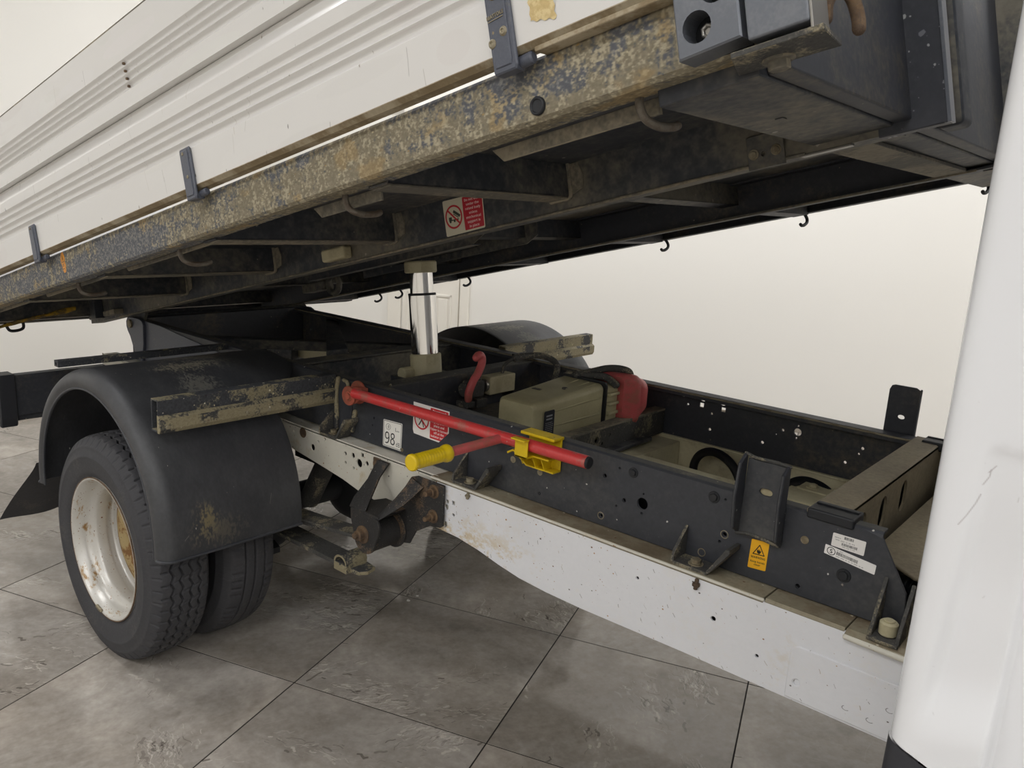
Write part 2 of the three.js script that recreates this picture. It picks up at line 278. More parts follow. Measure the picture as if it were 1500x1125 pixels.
M.hinge = mat({ map: dusty([82, 86, 97], [122, 114, 98], 461, { amt: 0.3, w: 512, fx: 6, fy: 6, jit: 7, chips: { n: 50, c: ['#b9b6ae', '#8a7a5c'], r1: 5 } }), roughness: 0.42 }, 0.25);
M.bracketGrey = mat({ map: dusty([104, 108, 115], [114, 117, 122], 471, { amt: 0.4, w: 256, jit: 3, chips: { n: 12, c: ['#c9c8c4'], r1: 4 } }), roughness: 0.36, metalness: 0.2 }, 0.3);
M.steel = mat({ color: 0x8d8a84, roughness: 0.38, metalness: 0.8 });
M.zincDirty = mat({ map: dusty([150, 142, 120], [116, 104, 82], 481, { amt: 0.4, w: 256, jit: 10 }), roughness: 0.6, metalness: 0.3 }, 0.1);
M.chrome = mat({ color: 0xdcdad6, roughness: 0.09, metalness: 1 });
M.cab = (() => {
  return mat({ map: paint(1024, 2048, null, (g, w, h) => {       // one metre of x, two of y
    g.fillStyle = '#e8e9eb'; g.fillRect(0, 0, w, h); const r = rngOf(491);
    const S = (x, y) => [(x - 2.1) * 1024, h - (y - 0.4) * 1024];
    const line = (pts, lw, c) => { g.strokeStyle = c; g.lineWidth = lw; g.beginPath(); pts.forEach((p, i) => g[i ? 'lineTo' : 'moveTo'](...S(...p))); g.stroke(); };
    line([[2.199, 1.11], [2.205, 1.122], [2.211, 1.137], [2.214, 1.148]], 0.7, 'rgba(150,146,146,.8)');
    line([[2.214, 1.158], [2.2185, 1.168], [2.219, 1.176]], 0.8, 'rgba(160,155,155,.8)'); line([[2.217, 1.172], [2.223, 1.181]], 0.8, 'rgba(150,142,142,.8)');
    for (let i = 0; i < 7; i++) line([[2.19 + 0.06 * r(), 0.86 + 0.4 * r()], [2.19 + 0.06 * r(), 0.86 + 0.4 * r()]].map((p, k, a) => (k ? [a[0][0] + 0.004 * (r() - 0.5), a[0][1] + 0.006 * r()] : p)), 0.5, 'rgba(150,145,145,.5)');
  }), roughness: 0.24, clearcoat: 0.6, clearcoatRoughness: 0.08 });
})();
M.trimDark = mat({ color: 0x2c2d32, roughness: 0.5 });
M.mask = mat({ map: dusty([220, 200, 150], [200, 176, 124], 501, { amt: 0.5, w: 256, fx: 9, fy: 9, jit: 8 }), roughness: 0.85 }, 0.06);
M.strap = mat({ map: dusty([190, 150, 40], [110, 92, 56], 511, { amt: 0.5, w: 256, fx: 8, fy: 8, jit: 12 }), roughness: 0.9 }, 0.12);
M.flake = mat({ color: 0xe6e4de, roughness: 0.7 });
M.label = mat({ color: 0xf2f0ea, roughness: 0.45 });

// ---------------------------------------------------------------- the room
function roomBox(p0, p1, q0, q1, y0, y1, r = 0.002) { const g = box(p0, p1, y0, y1, q0, q1, r); g.rotateY(-ROOM); return g; }
struct('floor', roomBox(PMIN - 0.2, PMAX + 0.2, QMIN - 0.2, QMAX + 0.2, -0.12, -0.0016), M.grout);
const floor = scene.children[scene.children.length - 1];
{
  const T = 0.6195, G = 0.0021, tx = -0.8370 * A1[0] + 0.4951 * A1[1], tz = -0.8370 * A2[0] + 0.4951 * A2[1];   // corner of the tile grid in room axes
  const variants = []; const r = rngOf(31);
  for (let k = 0; k < 14; k++) {
    const g = box(-T / 2 + G, T / 2 - G, -0.0016, 0, -T / 2 + G, T / 2 - G, 0.0005);
    const n = boxUV(g, M.tile.userData.S, r(), r()); if (k % 2) { const u = n.attributes.uv; for (let i = 0; i < u.count; i++) u.setXY(i, u.getY(i), -u.getX(i)); }
    variants.push(n);
  }
  struct('floor_beyond', [roomBox(tx + 10 * T, PMAX, QMIN, QMAX, -0.02, 0), roomBox(PMIN, tx + 10 * T, tz + 9 * T, QMAX, -0.02, 0)].map((g) => g).reduce((a, b) => merge(a, b)), M.tile);
  const clipTile = (p0, p1, q0, q1) => boxUV(box(p0, p1, -0.0016, 0, q0, q1, 0.0005), M.tile.userData.S, r(), r());
  for (let i = -20; i < 20; i++) for (let j = -20; j < 20; j++) {
    const p = tx + (i + 0.5) * T, q = tz + (j + 0.5) * T;
    const p0 = Math.max(p - T / 2 + G, PMIN), p1 = Math.min(p + T / 2 - G, PMAX), q0 = Math.max(q - T / 2 + G, QMIN), q1 = Math.min(q + T / 2 - G, QMAX);
    if (p1 - p0 < 0.02 || q1 - q0 < 0.02 || i >= 10 || j >= 9) continue;
    const whole = p1 - p0 > T - 3 * G && q1 - q0 > T - 3 * G;
    const o = finish(new THREE.Mesh(whole ? variants[Math.floor(r() * 14)] : clipTile(p0 - (p0 + p1) / 2, p1 - (p0 + p1) / 2, q0 - (q0 + q1) / 2, q1 - (q0 + q1) / 2), M.tile));
    o.name = numbered('tile'); o.position.copy(room((p0 + p1) / 2, (q0 + q1) / 2)); o.rotation.y = -ROOM; floor.add(o);
  }
}
struct('wall_left', roomBox(PMIN - 0.15, PMIN, QMIN - 0.2, QMAX + 0.2, -0.1, CEIL + 0.1), M.wall);
struct('wall_back', roomBox(PMIN, PMAX, QMIN - 0.15, QMIN, -0.1, CEIL + 0.1), M.wall);
struct('wall_right', roomBox(PMAX, PMAX + 0.15, QMIN - 0.2, QMAX + 0.2, -0.1, CEIL + 0.1), M.wall);
struct('wall_front', roomBox(PMIN, PMAX, QMAX, QMAX + 0.15, -0.1, CEIL + 0.1), M.wall);
struct('ceiling', roomBox(PMIN - 0.2, PMAX + 0.2, QMIN - 0.2, QMAX + 0.2, CEIL, CEIL + 0.12), M.ceiling);
struct('baseboard_left', roomBox(PMIN, PMIN + 0.012, QMIN, QMAX, 0, 0.085), M.skirt);
struct('baseboard_back', roomBox(PMIN + 0.012, PMAX, QMIN, QMIN + 0.012, 0, 0.085), M.skirt);

// ---------------------------------------------------------------- the truck: one thing, x forward, z towards the camera
const truck = thing('tipper_truck', 'white tipper truck, its flat bed raised on a chrome ram above the bare dark chassis', 'truck');
const P = (name, geo, m, label) => part(name, Array.isArray(geo) ? merge(geo) : geo, m, truck, label);
const S = (parent, name, geo, m, label) => part(name, Array.isArray(geo) ? merge(geo) : geo, m, parent, label);
function G(name, label) { const o = new THREE.Group(); o.name = numbered(name); if (label) o.userData.label = label; truck.add(o); return o; }

// --- cab rear corner
{
  const prof = [];
  for (let k = 0; k <= 8; k++) { const a = PI - k / 8 * PI / 2; prof.push([2.188 + 0.020 * Math.cos(a), 0.980 + 0.020 * Math.sin(a)]); }
  for (let k = 1; k <= 24; k++) prof.push([2.188 + 0.074 * k / 24, 1.0]);
  for (let k = 1; k <= 5; k++) { const t = k / 5; prof.push([2.262 + 0.010 * t, 1.0 - 0.026 * sm(0, 1, t)]); }
  prof.push([2.30, 0.972], [2.45, 0.970]);
  const y0 = (x) => 0.838 - 0.34 * (x - 2.168), y1 = 2.3;
  const side = grid(prof.length - 1, 260, (u, v) => {
    const [x, z] = prof[Math.round(u * (prof.length - 1))], a = y0(Math.min(x, 2.27)), y = a + (y1 - a) * Math.pow(v, 1.6);
    const on = x < 2.262 ? 1 : 1 - sm(2.262, 2.272, x), edge = sm(2.205, 2.221, x + 0.06 * Math.max(0, 1.13 - y) - 0.12 * Math.max(0, y - 1.165)), dent = edge * (0.0035 * sm(1.205, 1.188, y) + 0.0105 * sm(1.20, 1.04, y)) * sm(0.862, 0.945, y + 0.25 * (2.25 - x)) * on, foot = 0;
    return [x, y, z - dent + foot * 0, (x - 2.1), (y - 0.4) / 2];
  });
  const cab = part('cab', side, M.cab, truck, 'white rear corner of the cab', true);
  S(cab, 'cab_rear_wall', box(2.168, 2.19, 0.76, 2.3, -1.03, 0.978, 0.004), M.chassis);
  S(cab, 'cab_rear_sill', box(2.168, 2.19, 0.44, 0.758, -1.03, 0.976, 0.004), M.dustPlate, 'dirty lower back of the cab');
  S(cab, 'cab_door', box(2.30, 3.9, 0.42, 2.3, 0.90, 0.9735, 0.006), M.chassis);
  S(cab, 'cab_roof', box(2.168, 3.9, 2.29, 2.33, -1.03, 0.985, 0.01), M.chassis);
  S(cab, 'cab_far_side', box(2.168, 3.9, 0.42, 2.3, -1.05, -1.03, 0.006), M.chassis);
  S(cab, 'cab_floor', box(2.19, 3.9, 0.55, 0.6, -1.03, 0.9, 0.006), M.blackPlain);
  S(cab, 'cab_front', box(3.9, 3.95, 0.42, 2.3, -1.03, 0.98, 0.01), M.chassis);
  const trimP = prof.filter((p) => p[0] < 2.29).map(([x, z]) => [x - 0.002, z + 0.003]);
  const lower = grid(trimP.length - 1, 6, (u, v) => { const [x, z] = trimP[Math.round(u * (trimP.length - 1))]; const t = y0(Math.min(x, 2.27)) - 0.002; return [x, mix(0.42, t, v), z + 0.004 * Math.sin(v * PI) - 0.002 * (v > 0.9 ? 1 : 0), x, v]; });
  part('sill_trim', lower, M.trimDark, cab, 'dark plastic trim under the white cab corner', true);
}

// --- chassis rails (white) with punched holes and a welded top flange
const webHoles = [[0.286, 0.617, 0.011], [0.35, 0.66, 0.004], [0.315, 0.642, 0.0045], [0.453, 0.638, 0.006], [0.49, 0.641, 0.008], [0.52, 0.624, 0.013], [0.556, 0.632, 0.007], [0.454, 0.609, 0.005], [0.494, 0.602, 0.0045], [0.183, 0.648, 0.004]];
const webHoles2 = [[0.907, 0.617, 0.0055], [0.905, 0.601, 0.0075], [0.932, 0.586, 0.0045], [0.903, 0.551, 0.0075], [1.7, 0.588, 0.0055], [1.511, 0.612, 0.0038], [1.876, 0.528, 0.0065], [1.802, 0.546, 0.0038]];
const sq = (x, y, s) => [[x - s, y - s], [x - s, y + s], [x + s, y + s], [x + s, y - s]];
{
  const web = [[-1.25, 0.672], [-1.25, 0.60], [-0.6, 0.612], [-0.2, 0.618], [0.0, 0.605], [0.204, 0.583], [0.30, 0.571], [0.44, 0.552], [0.53, 0.533], [0.62, 0.525], [1.0, 0.525], [1.0, 0.672]];
  const a = P('chassis_rail', [prism(web, 'xy', 0.434, 0.440, [...webHoles, sq(0.534, 0.653, 0.006)], 0.001), prism([[0.44, 0.676], [0.44, 0.668], [0.437, 0.666], [0.375, 0.666], [0.375, 0.672], [0.436, 0.672]].reverse(), 'zy', -1.25, 0.86, [], 0.0005)], M.chassisCream, 'off-white chassis rail over the rear axle');
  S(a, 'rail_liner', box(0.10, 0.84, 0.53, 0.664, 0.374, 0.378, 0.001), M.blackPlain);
  S(a, 'plug', cyl([0.236, 0.655, 0.44], [0.236, 0.655, 0.4425], 0.017, 20), M.rust, 'brown round plug');
  const web2 = [[0.86, 0.668], [0.86, 0.530], [0.95, 0.527], [1.027, 0.516], [1.10, 0.500], [1.172, 0.488], [1.26, 0.482], [1.365, 0.480], [1.64, 0.484], [2.3, 0.484], [2.3, 0.668]];
  const b = P('chassis_rail', [prism(web2, 'xy', 0.444, 0.450, [...webHoles2, sq(0.930, 0.6195, 0.0055)], 0.001)], M.chassisWeb, 'white chassis rail freckled with rust');
  const webUV = (o) => { const p = o.geometry.attributes.position, u = o.geometry.attributes.uv; for (let i = 0; i < p.count; i++) u.setXY(i, (p.getX(i) - 0.85) / 1.5, (p.getY(i) - 0.44) / 0.25); }; webUV(b);
  S(b, 'top_flange', [prism([[0.451, 0.664], [0.454, 0.668], [0.453, 0.673], [0.449, 0.675], [0.34, 0.673], [0.34, 0.668], [0.444, 0.668]], 'zy', 0.845, 1.80, [], 0.0008), prism([[0.447, 0.662], [0.451, 0.668], [0.446, 0.674], [0.34, 0.673], [0.34, 0.668]], 'zy', 1.803, 1.96, [], 0.0008), prism([[0.452, 0.655], [0.463, 0.661], [0.459, 0.668], [0.446, 0.674], [0.34, 0.673], [0.34, 0.668]], 'zy', 1.963, 2.3, [], 0.0008)], M.flangeDirt, 'flange caked with tan dirt');
  S(b, 'top_flange_edge', [tube([[0.846, 0.671, 0.452], [1.3, 0.671, 0.452], [1.8, 0.671, 0.452]], 0.0035, 10, 8)], M.chassisCream); S(b, 'top_flange_edge', [tube([[1.966, 0.662, 0.458], [2.1, 0.660, 0.460], [2.28, 0.658, 0.460]], 0.006, 10, 8)], M.chassisCream);
  const plate = S(b, 'side_plate', prism([[1.868, 0.490], [2.3, 0.490], [2.3, 0.604], [1.884, 0.604], [1.873, 0.599], [1.868, 0.588]], 'xy', 0.449, 0.4545, [[1.876 + 0.012, 0.528, 0.0065]], 0.002), M.chassisWeb); webUV(plate);
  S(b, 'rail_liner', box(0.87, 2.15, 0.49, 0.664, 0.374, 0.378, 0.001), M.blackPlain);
  S(b, 'bolt_end', [cyl([1.655, 0.664, 0.452], [1.655, 0.640, 0.456], 0.0045, 10), bolt([1.655, 0.655, 0.454], [0, -1, 0], 0.0085, 0.008, false)], M.rust, 'rusty bolt end');
  S(b, 'bolt_end', [cyl([0.985, 0.664, 0.452], [0.985, 0.648, 0.455], 0.0045, 10), bolt([0.985, 0.660, 0.454], [0, -1, 0], 0.0075, 0.006, false)], M.zincDirty);
  const farWeb = [[-1.25, 0.69], [-1.25, 0.60], [-0.2, 0.618], [0.204, 0.583], [0.62, 0.525], [1.17, 0.488], [2.3, 0.484], [2.3, 0.69]];
  const c = P('chassis_rail', [prism(farWeb, 'xy', -0.4175, -0.412, [], 0.001), box(-1.25, 2.3, 0.684, 0.691, -0.418, -0.405, 0.002)], M.cream, 'far white chassis rail seen inside the frame');
  S(c, 'bottom_flange', box(1.17, 2.3, 0.484, 0.490, -0.414, -0.36, 0.002), M.chassisCream);
}

// --- dark subframe: two long channels with cross members
{
  const nearHoles = [[1.067, 0.803, 0.005], [1.173, 0.702, 0.0055], [1.364, 0.801, 0.0065], [1.403, 0.83, 0.0045], [1.362, 0.70, 0.0065], [1.422, 0.756, 0.0065], [1.403, 0.737, 0.004], [1.471, 0.762, 0.0155], [1.472, 0.786, 0.0035], [1.472, 0.739, 0.0045], [1.669, 0.83, 0.004], [1.676, 0.753, 0.0062], [1.667, 0.734, 0.0045], [1.843, 0.695, 0.0065], [0.526, 0.759, 0.0055], [0.634, 0.685, 0.0085], [0.519, 0.735, 0.004]];
  const near = [[-1.06, 0.80], [-1.0, 0.852], [1.955, 0.852], [1.985, 0.846], [2.04, 0.752], [2.045, 0.676], [-1.06, 0.676]];
  const a = P('subframe_rail', [prism(near, 'xy', 0.384, 0.390, nearHoles, 0.0012), prism([[0.39, 0.846], [0.388, 0.852], [0.383, 0.855], [0.380, 0.855], [0.380, 0.849], [0.384, 0.849]], 'zy', -1.0, 1.985, [], 0.0006), box(-1.06, 2.04, 0.676, 0.682, 0.332, 0.388, 0.002)], M.railNear, 'charcoal subframe rail with stickers and holes');
  S(a, 'top_flange', box(-1.0, 1.984, 0.8495, 0.8556, 0.356, 0.382, 0.0012), M.flangeGrey, 'dusty top flange of the near rail');
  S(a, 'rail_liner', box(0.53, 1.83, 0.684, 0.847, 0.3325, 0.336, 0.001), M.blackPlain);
  for (const [x, y, r] of [[1.081, 0.769, 0.009], [1.171, 0.758, 0.0085], [1.844, 0.796, 0.0085], [0.655, 0.69, 0.006]]) S(a, 'hole_plug', cyl([x, y, 0.39], [x, y, 0.3915], r, 16), M.zincDirty, 'dirty pale plug');
  for (const [x, y, r] of [[1.44, 0.829, 0.0085], [1.643, 0.828, 0.009], [1.927, 0.749, 0.0095]]) S(a, 'bolt', bolt([x, y, 0.39], [0, 0, 1], r, 0.006), M.blackPlain);
  for (const [x, y] of [[1.629, 0.696], [1.362, 0.70], [1.676, 0.753]]) S(a, 'hole_rim', (() => { const g = new THREE.TorusGeometry(0.0085, 0.0011, 6, 18); g.translate(x, y, 0.3903); return g; })(), M.zincDirty);
  const half = (x, y, r) => Array.from({ length: 9 }, (_, k) => [x + r * Math.cos(PI + k / 8 * PI), y + r * Math.sin(PI + k / 8 * PI)]);
  const farHoles = [[1.006, 0.838, 0.004], [1.124, 0.832, 0.006], [1.143, 0.805, 0.005], [1.23, 0.792, 0.005], [1.229, 0.739, 0.006], [1.409, 0.834, 0.006], [1.408, 0.738, 0.006], [1.448, 0.773, 0.003], [1.512, 0.795, 0.0125], [1.512, 0.8145, 0.0042], [1.511, 0.776, 0.0042], [1.467, 0.791, 0.005], [1.702, 0.79, 0.0055], [1.694, 0.772, 0.004], [1.66, 0.738, 0.0055], [-1.0, 0.746, 0.007], [-0.92, 0.757, 0.007], [-0.80, 0.729, 0.006], half(1.195, 0.838, 0.0125), half(1.265, 0.838, 0.0125), sq(1.192, 0.8125, 0.0085), sq(1.268, 0.8125, 0.0085)];
  const far = near.map(([x, y]) => [x, y]);
  const b = P('subframe_rail', [prism(far, 'xy', -0.424, -0.418, farHoles, 0.0008), box(-1.0, 1.985, 0.849, 0.857, -0.42, -0.372, 0.002), box(-1.0, 1.985, 0.840, 0.857, -0.376, -0.372, 0.001)], M.railFar, 'dark blue far subframe rail pierced by round and square holes');
  S(b, 'rail_edge', tube([[-1.0, 0.853, -0.372], [0.5, 0.853, -0.372], [1.98, 0.853, -0.372]], 0.0032, 12, 8), M.zincDirty);
  // cross members
  const chan = (x0, x1, y0, y1, t = 0.005) => [box(x1 - t, x1, y0, y1, -0.417, 0.383, 0.0015), box(x0, x1, y1 - t, y1, -0.417, 0.383, 0.0015), box(x0, x1, y0, y0 + t, -0.417, 0.383, 0.0015)];
  const valveWeb = prism([[0.383, 0.70], [0.383, 0.848], [-0.417, 0.848], [-0.417, 0.70]], 'zy', 0.515, 0.521, [[-0.235, 0.77, 0.042], [0.2, 0.80, 0.007], [0.2, 0.765, 0.006], [0.23, 0.735, 0.007]], 0.001);
  { const v = P('crossmember', [valveWeb, box(0.46, 0.521, 0.70, 0.705, -0.417, 0.383, 0.0015)], M.railFar); S(v, 'top_flange', box(0.462, 0.5215, 0.843, 0.849, -0.417, 0.354, 0.0015), M.flangeGrey); }
  { const v = P('crossmember', chan(0.03, 0.10, 0.70, 0.842), M.under); S(v, 'top_flange', box(0.03, 0.1005, 0.842, 0.849, -0.417, 0.354, 0.0015), M.flangeGrey); }
  P('crossmember', [...chan(0.02, 0.09, 0.64, 0.70)], M.under);
  P('rear_crossmember', [box(-1.04, -0.985, 0.69, 0.861, -0.417, 0.383, 0.004)], M.railFar, 'dark cross beam between the pivot ears');
  P('diagonal_brace', [prism([[-0.98, 0.38], [-0.90, 0.38], [-0.12, -0.417], [-0.20, -0.417]], 'xz', 0.76, 0.80, [], 0.002)], M.under);
  P('diagonal_brace', [prism([[-0.80, -0.417], [-0.72, -0.417], [-0.10, 0.0], [-0.10, 0.10]], 'xz', 0.80, 0.835, [], 0.002)], M.under);
  const midWeb = prism([[0.383, 0.69], [0.383, 0.772], [-0.417, 0.772], [-0.417, 0.69]], 'zy', 1.056, 1.062, [[-0.02, 0.738, 0.012], [-0.05, 0.722, 0.006], [0.03, 0.725, 0.006], [-0.09, 0.742, 0.007]], 0.001);
  { const v = P('crossmember', [midWeb], M.dustPlate); S(v, 'top_flange', box(1.022, 1.063, 0.768, 0.775, -0.417, 0.383, 0.0015), M.underDust); }
  // front cross member, tan with dust, three slots in its face
  const slot = (z, y) => { const p = []; for (let k = 0; k <= 8; k++) p.push([z + 0.026 * Math.cos(k / 8 * PI), y + 0.014 + 0.026 * Math.sin(k / 8 * PI)]); for (let k = 0; k <= 8; k++) p.push([z - 0.026 * Math.cos(k / 8 * PI), y - 0.014 - 0.026 * Math.sin(k / 8 * PI)]); return p; };
  P('front_crossmember', [prism([[0.383, 0.705], [0.383, 0.856], [-0.417, 0.858], [-0.417, 0.705]], 'zy', 1.898, 1.904, [slot(0.235, 0.792), slot(0.09, 0.792), slot(-0.07, 0.792)], 0.0012), prism([[1.838, 0.852], [1.838, 0.86], [1.898, 0.86], [1.904, 0.857], [1.904, 0.85]], 'xy', -0.417, 0.386, [], 0.0015), box(1.84, 1.904, 0.705, 0.711, -0.417, 0.383, 0.0015), box(1.838, 1.844, 0.83, 0.858, -0.417, 0.383, 0.0015)], M.tan, 'tan dusty front cross member with three slots');
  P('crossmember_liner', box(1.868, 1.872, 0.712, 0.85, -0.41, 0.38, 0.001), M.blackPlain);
  P('cable_clip', [box(1.880, 1.899, 0.765, 0.79, 0.222, 0.236, 0.002)], M.beige);
  // rear pivot ears
  for (const [z0, z1] of [[0.392, 0.406], [-0.448, -0.434]]) {
    const ear = [[-0.99, 0.684], [-1.02, 0.73], [-1.045, 0.775], [-1.065, 0.795], [-1.078, 0.815], [-1.078, 0.838], [-1.068, 0.853], [-1.05, 0.860], [-0.96, 0.862], [-0.935, 0.855], [-0.925, 0.84], [-0.928, 0.76], [-0.945, 0.684]];
    const e = P('pivot_ear', [prism(ear, 'xy', z0, z1, [], 0.002)], M.hinge, 'grey rounded pivot plate');
    S(e, 'pivot_pin', cyl([-1.035, 0.832, z0 - 0.004], [-1.035, 0.832, z1 + 0.008], 0.018, 24, 0.002), M.zincDirty);
  }
  P('pivot_web', [prism([[-0.95, 0.69], [-0.95, 0.856], [-0.80, 0.854], [-0.15, 0.80], [-0.15, 0.69]], 'xy', 0.391, 0.394, [], 0.001)], M.hinge);
}

// --- small dark feet, C bracket, black clips on the near rail; their mates on the far rail
function foot(x0, x1, tall) {
  const gs = [];
  gs.push(box(x0 + 0.006, mix(x0, x1, 0.66), 0.674, 0.682, 0.392, 0.447, 0.002));
  gs.push(prism([[0.391, 0.682], [0.447, 0.680], [0.443, 0.700], [0.392, 0.682 + tall]], 'zy', x0, x0 + 0.007, [], 0.001));
  const ramp = [[mix(x0, x1, 0.60), 0.674], [mix(x0, x1, 0.66), 0.674], [x1, 0.735], [x1, 0.745], [x1 - 0.008, 0.745]];
  gs.push(prism(ramp, 'xy', 0.392, 0.445, [], 0.0015)); return gs;
}
for (const [x0, x1] of [[0.325, 0.455], [0.915, 1.045], [1.585, 1.715]]) {
  const f = P('mounting_foot', foot(x0, x1, 0.066), M.dustPlate);
  S(f, 'bolt', bolt([mix(x0, x1, 0.38), 0.682, 0.424], [0, 1, 0], 0.0115, 0.012), M.zincDirty);
}
{
  const f = P('cab_mount', [prism([[0.391, 0.676], [0.452, 0.676], [0.449, 0.69], [0.392, 0.775]], 'zy', 2.0, 2.007, [], 0.001), prism([[0.391, 0.676], [0.452, 0.676], [0.449, 0.69], [0.392, 0.775]], 'zy', 2.048, 2.055, [], 0.001), box(2.0, 2.055, 0.672, 0.679, 0.391, 0.458, 0.002)], M.dustPlate);
  S(f, 'rubber_buffer', [cyl([2.028, 0.679, 0.425], [2.028, 0.706, 0.425], 0.0165, 28, 0.003), cyl([2.028, 0.706, 0.425], [2.028, 0.709, 0.425], 0.0095, 20)], M.beige, 'beige round buffer');
}
{
  const oval = Array.from({ length: 16 }, (_, k) => [1.757 + 0.0105 * Math.cos(k / 16 * 2 * PI) + 0.003 * Math.sign(Math.cos(k / 16 * 2 * PI)), 0.873 + 0.0075 * Math.sin(k / 16 * 2 * PI)]);
  const c = P('body_guide', [prism([[1.708, 0.775], [1.712, 0.936], [1.797, 0.936], [1.797, 0.775]], 'xy', 0.394, 0.400, [oval], 0.0015), prism([[0.396, 0.770], [0.43, 0.79], [0.438, 0.86], [0.428, 0.93], [0.404, 0.945], [0.396, 0.94]], 'zy', 1.703, 1.710, [], 0.002), prism([[0.396, 0.765], [0.425, 0.785], [0.434, 0.86], [0.428, 0.925], [0.404, 0.940], [0.396, 0.935]], 'zy', 1.794, 1.801, [], 0.002)], M.railNear, 'upright channel bracket welded to the near rail');
  S(c, 'hole_liner', box(1.735, 1.78, 0.856, 0.892, 0.3905, 0.393, 0.001), M.beige);
  S(c, 'weld_bead', [tube([[1.706, 0.945, 0.400], [1.73, 0.940, 0.401], [1.77, 0.941, 0.401], [1.80, 0.938, 0.400]], 0.0035, 30, 6), tube([[1.706, 0.772, 0.402], [1.74, 0.776, 0.399], [1.797, 0.770, 0.402]], 0.004, 30, 6)], M.dustPlate);
  P('body_guide', [prism([[1.742, 0.80], [1.742, 0.97], [1.747, 0.982], [1.755, 0.985], [1.81, 0.985], [1.822, 0.978], [1.824, 0.965], [1.824, 0.80]], 'xy', -0.446, -0.440, [[1.783, 0.897, 0.011, 0.008]], 0.0015), prism([[-0.446, 0.80], [-0.446, 0.982], [-0.440, 0.978], [-0.432, 0.955], [-0.430, 0.80]], 'zy', 1.820, 1.826, [], 0.0015)], M.railFar, 'upright bracket standing on the far rail');
}
for (const [x, z, w] of [[1.842, 0.36, 0.09], [1.862, -0.395, 0.055]]) P('rubber_pad', [box(x, x + w, 0.845, 0.866, z - 0.026, z + 0.036, 0.004), box(x + 0.004, x + w - 0.004, 0.866, 0.869, z - 0.012, z - 0.004, 0.001)], M.blackPlain);
P('rubber_pad', [box(0.42, 0.5, 0.853, 0.862, -0.424, -0.365, 0.002)], M.blackPlain);

// --- safety prop: red tube, T handle with yellow grip, yellow clip
{
  const t = P('safety_prop', [cyl([0.492, 0.8365, 0.440], [1.352, 0.843, 0.448], 0.0155, 28, 0.001)], M.red, 'red steel safety prop');
  S(t, 'end_cap', cyl([1.348, 0.843, 0.448], [1.358, 0.8431, 0.448], 0.0148, 24, 0.002), M.blackPlain, 'black end cap');
  S(t, 'handle_bar', cyl([1.085, 0.838, 0.446], [1.085, 0.838, 0.64], 0.012, 24, 0.001), M.redDull);
  const prof = [[0, 0], [0.0125, 0], [0.0155, 0.002], [0.0165, 0.005], [0.0165, 0.011], [0.0145, 0.014]];
  for (let k = 0; k < 9; k++) { const y = 0.02 + k * 0.0085; prof.push([0.0143, y], [0.0150, y + 0.0022], [0.0150, y + 0.0052], [0.0143, y + 0.0072]); }
  prof.push([0.0143, 0.101], [0.0165, 0.106], [0.0178, 0.112], [0.0178, 0.118], [0.0165, 0.121], [0.010, 0.122]);
  S(t, 'grip', lathe(prof.reverse().map(([r, y]) => [r * 1.2, 0.122 - y]), [1.085, 0.838, 0.752 - 0.122 + 0.004], [1.085, 0.838, 0.78], 36), M.yellow, 'ribbed yellow grip');
  const piv = P('prop_pivot', [cyl([0.462, 0.828, 0.396], [0.462, 0.828, 0.404], 0.036, 32, 0.002), cyl([0.462, 0.822, 0.432], [0.462, 0.822, 0.440], 0.030, 32, 0.002), prism([[0.452, 0.79], [0.452, 0.845], [0.478, 0.851], [0.515, 0.852], [0.515, 0.824], [0.482, 0.80]], 'xy', 0.404, 0.432, [], 0.003)], M.orangeRust, 'rust-orange prop pivot');
  S(piv, 'bolt', bolt([0.466, 0.822, 0.44], [0, 0, 1], 0.011, 0.006), M.orangeRust);
  const k = P('prop_clip', [prism([[1.105, 0.806], [1.15, 0.777], [1.236, 0.777], [1.236, 0.823], [1.12, 0.823]], 'xy', 0.392, 0.396, [], 0.001),
    box(1.130, 1.236, 0.858, 0.866, 0.386, 0.428, 0.002), box(1.134, 1.236, 0.812, 0.866, 0.392, 0.397, 0.001),
    prism([[1.105, 0.806], [1.15, 0.777], [1.236, 0.777], [1.236, 0.781], [1.152, 0.781], [1.108, 0.809]], 'xy', 0.394, 0.424, [], 0.001),
    prism([[1.106, 0.803], [1.122, 0.8135], [1.236, 0.8135], [1.236, 0.8175], [1.121, 0.8175], [1.104, 0.808]], 'xy', 0.394, 0.446, [], 0.001),
    box(1.148, 1.188, 0.812, 0.862, 0.465, 0.469, 0.001), box(1.146, 1.19, 0.858, 0.862, 0.465, 0.484, 0.001), box(1.148, 1.188, 0.812, 0.817, 0.44, 0.469, 0.001),
    ...[1.136, 1.178, 1.206].map((x) => prism([[0.394, 0.779], [0.422, 0.779], [0.44, 0.815], [0.394, 0.815]], 'zy', x, x + 0.0025, [], 0.0005))], M.yellow, 'yellow plastic clip holding the prop');
  S(k, 'screw', bolt([1.222, 0.862, 0.41], [0, 1, 0], 0.004, 0.004, false), M.zincDirty);
}

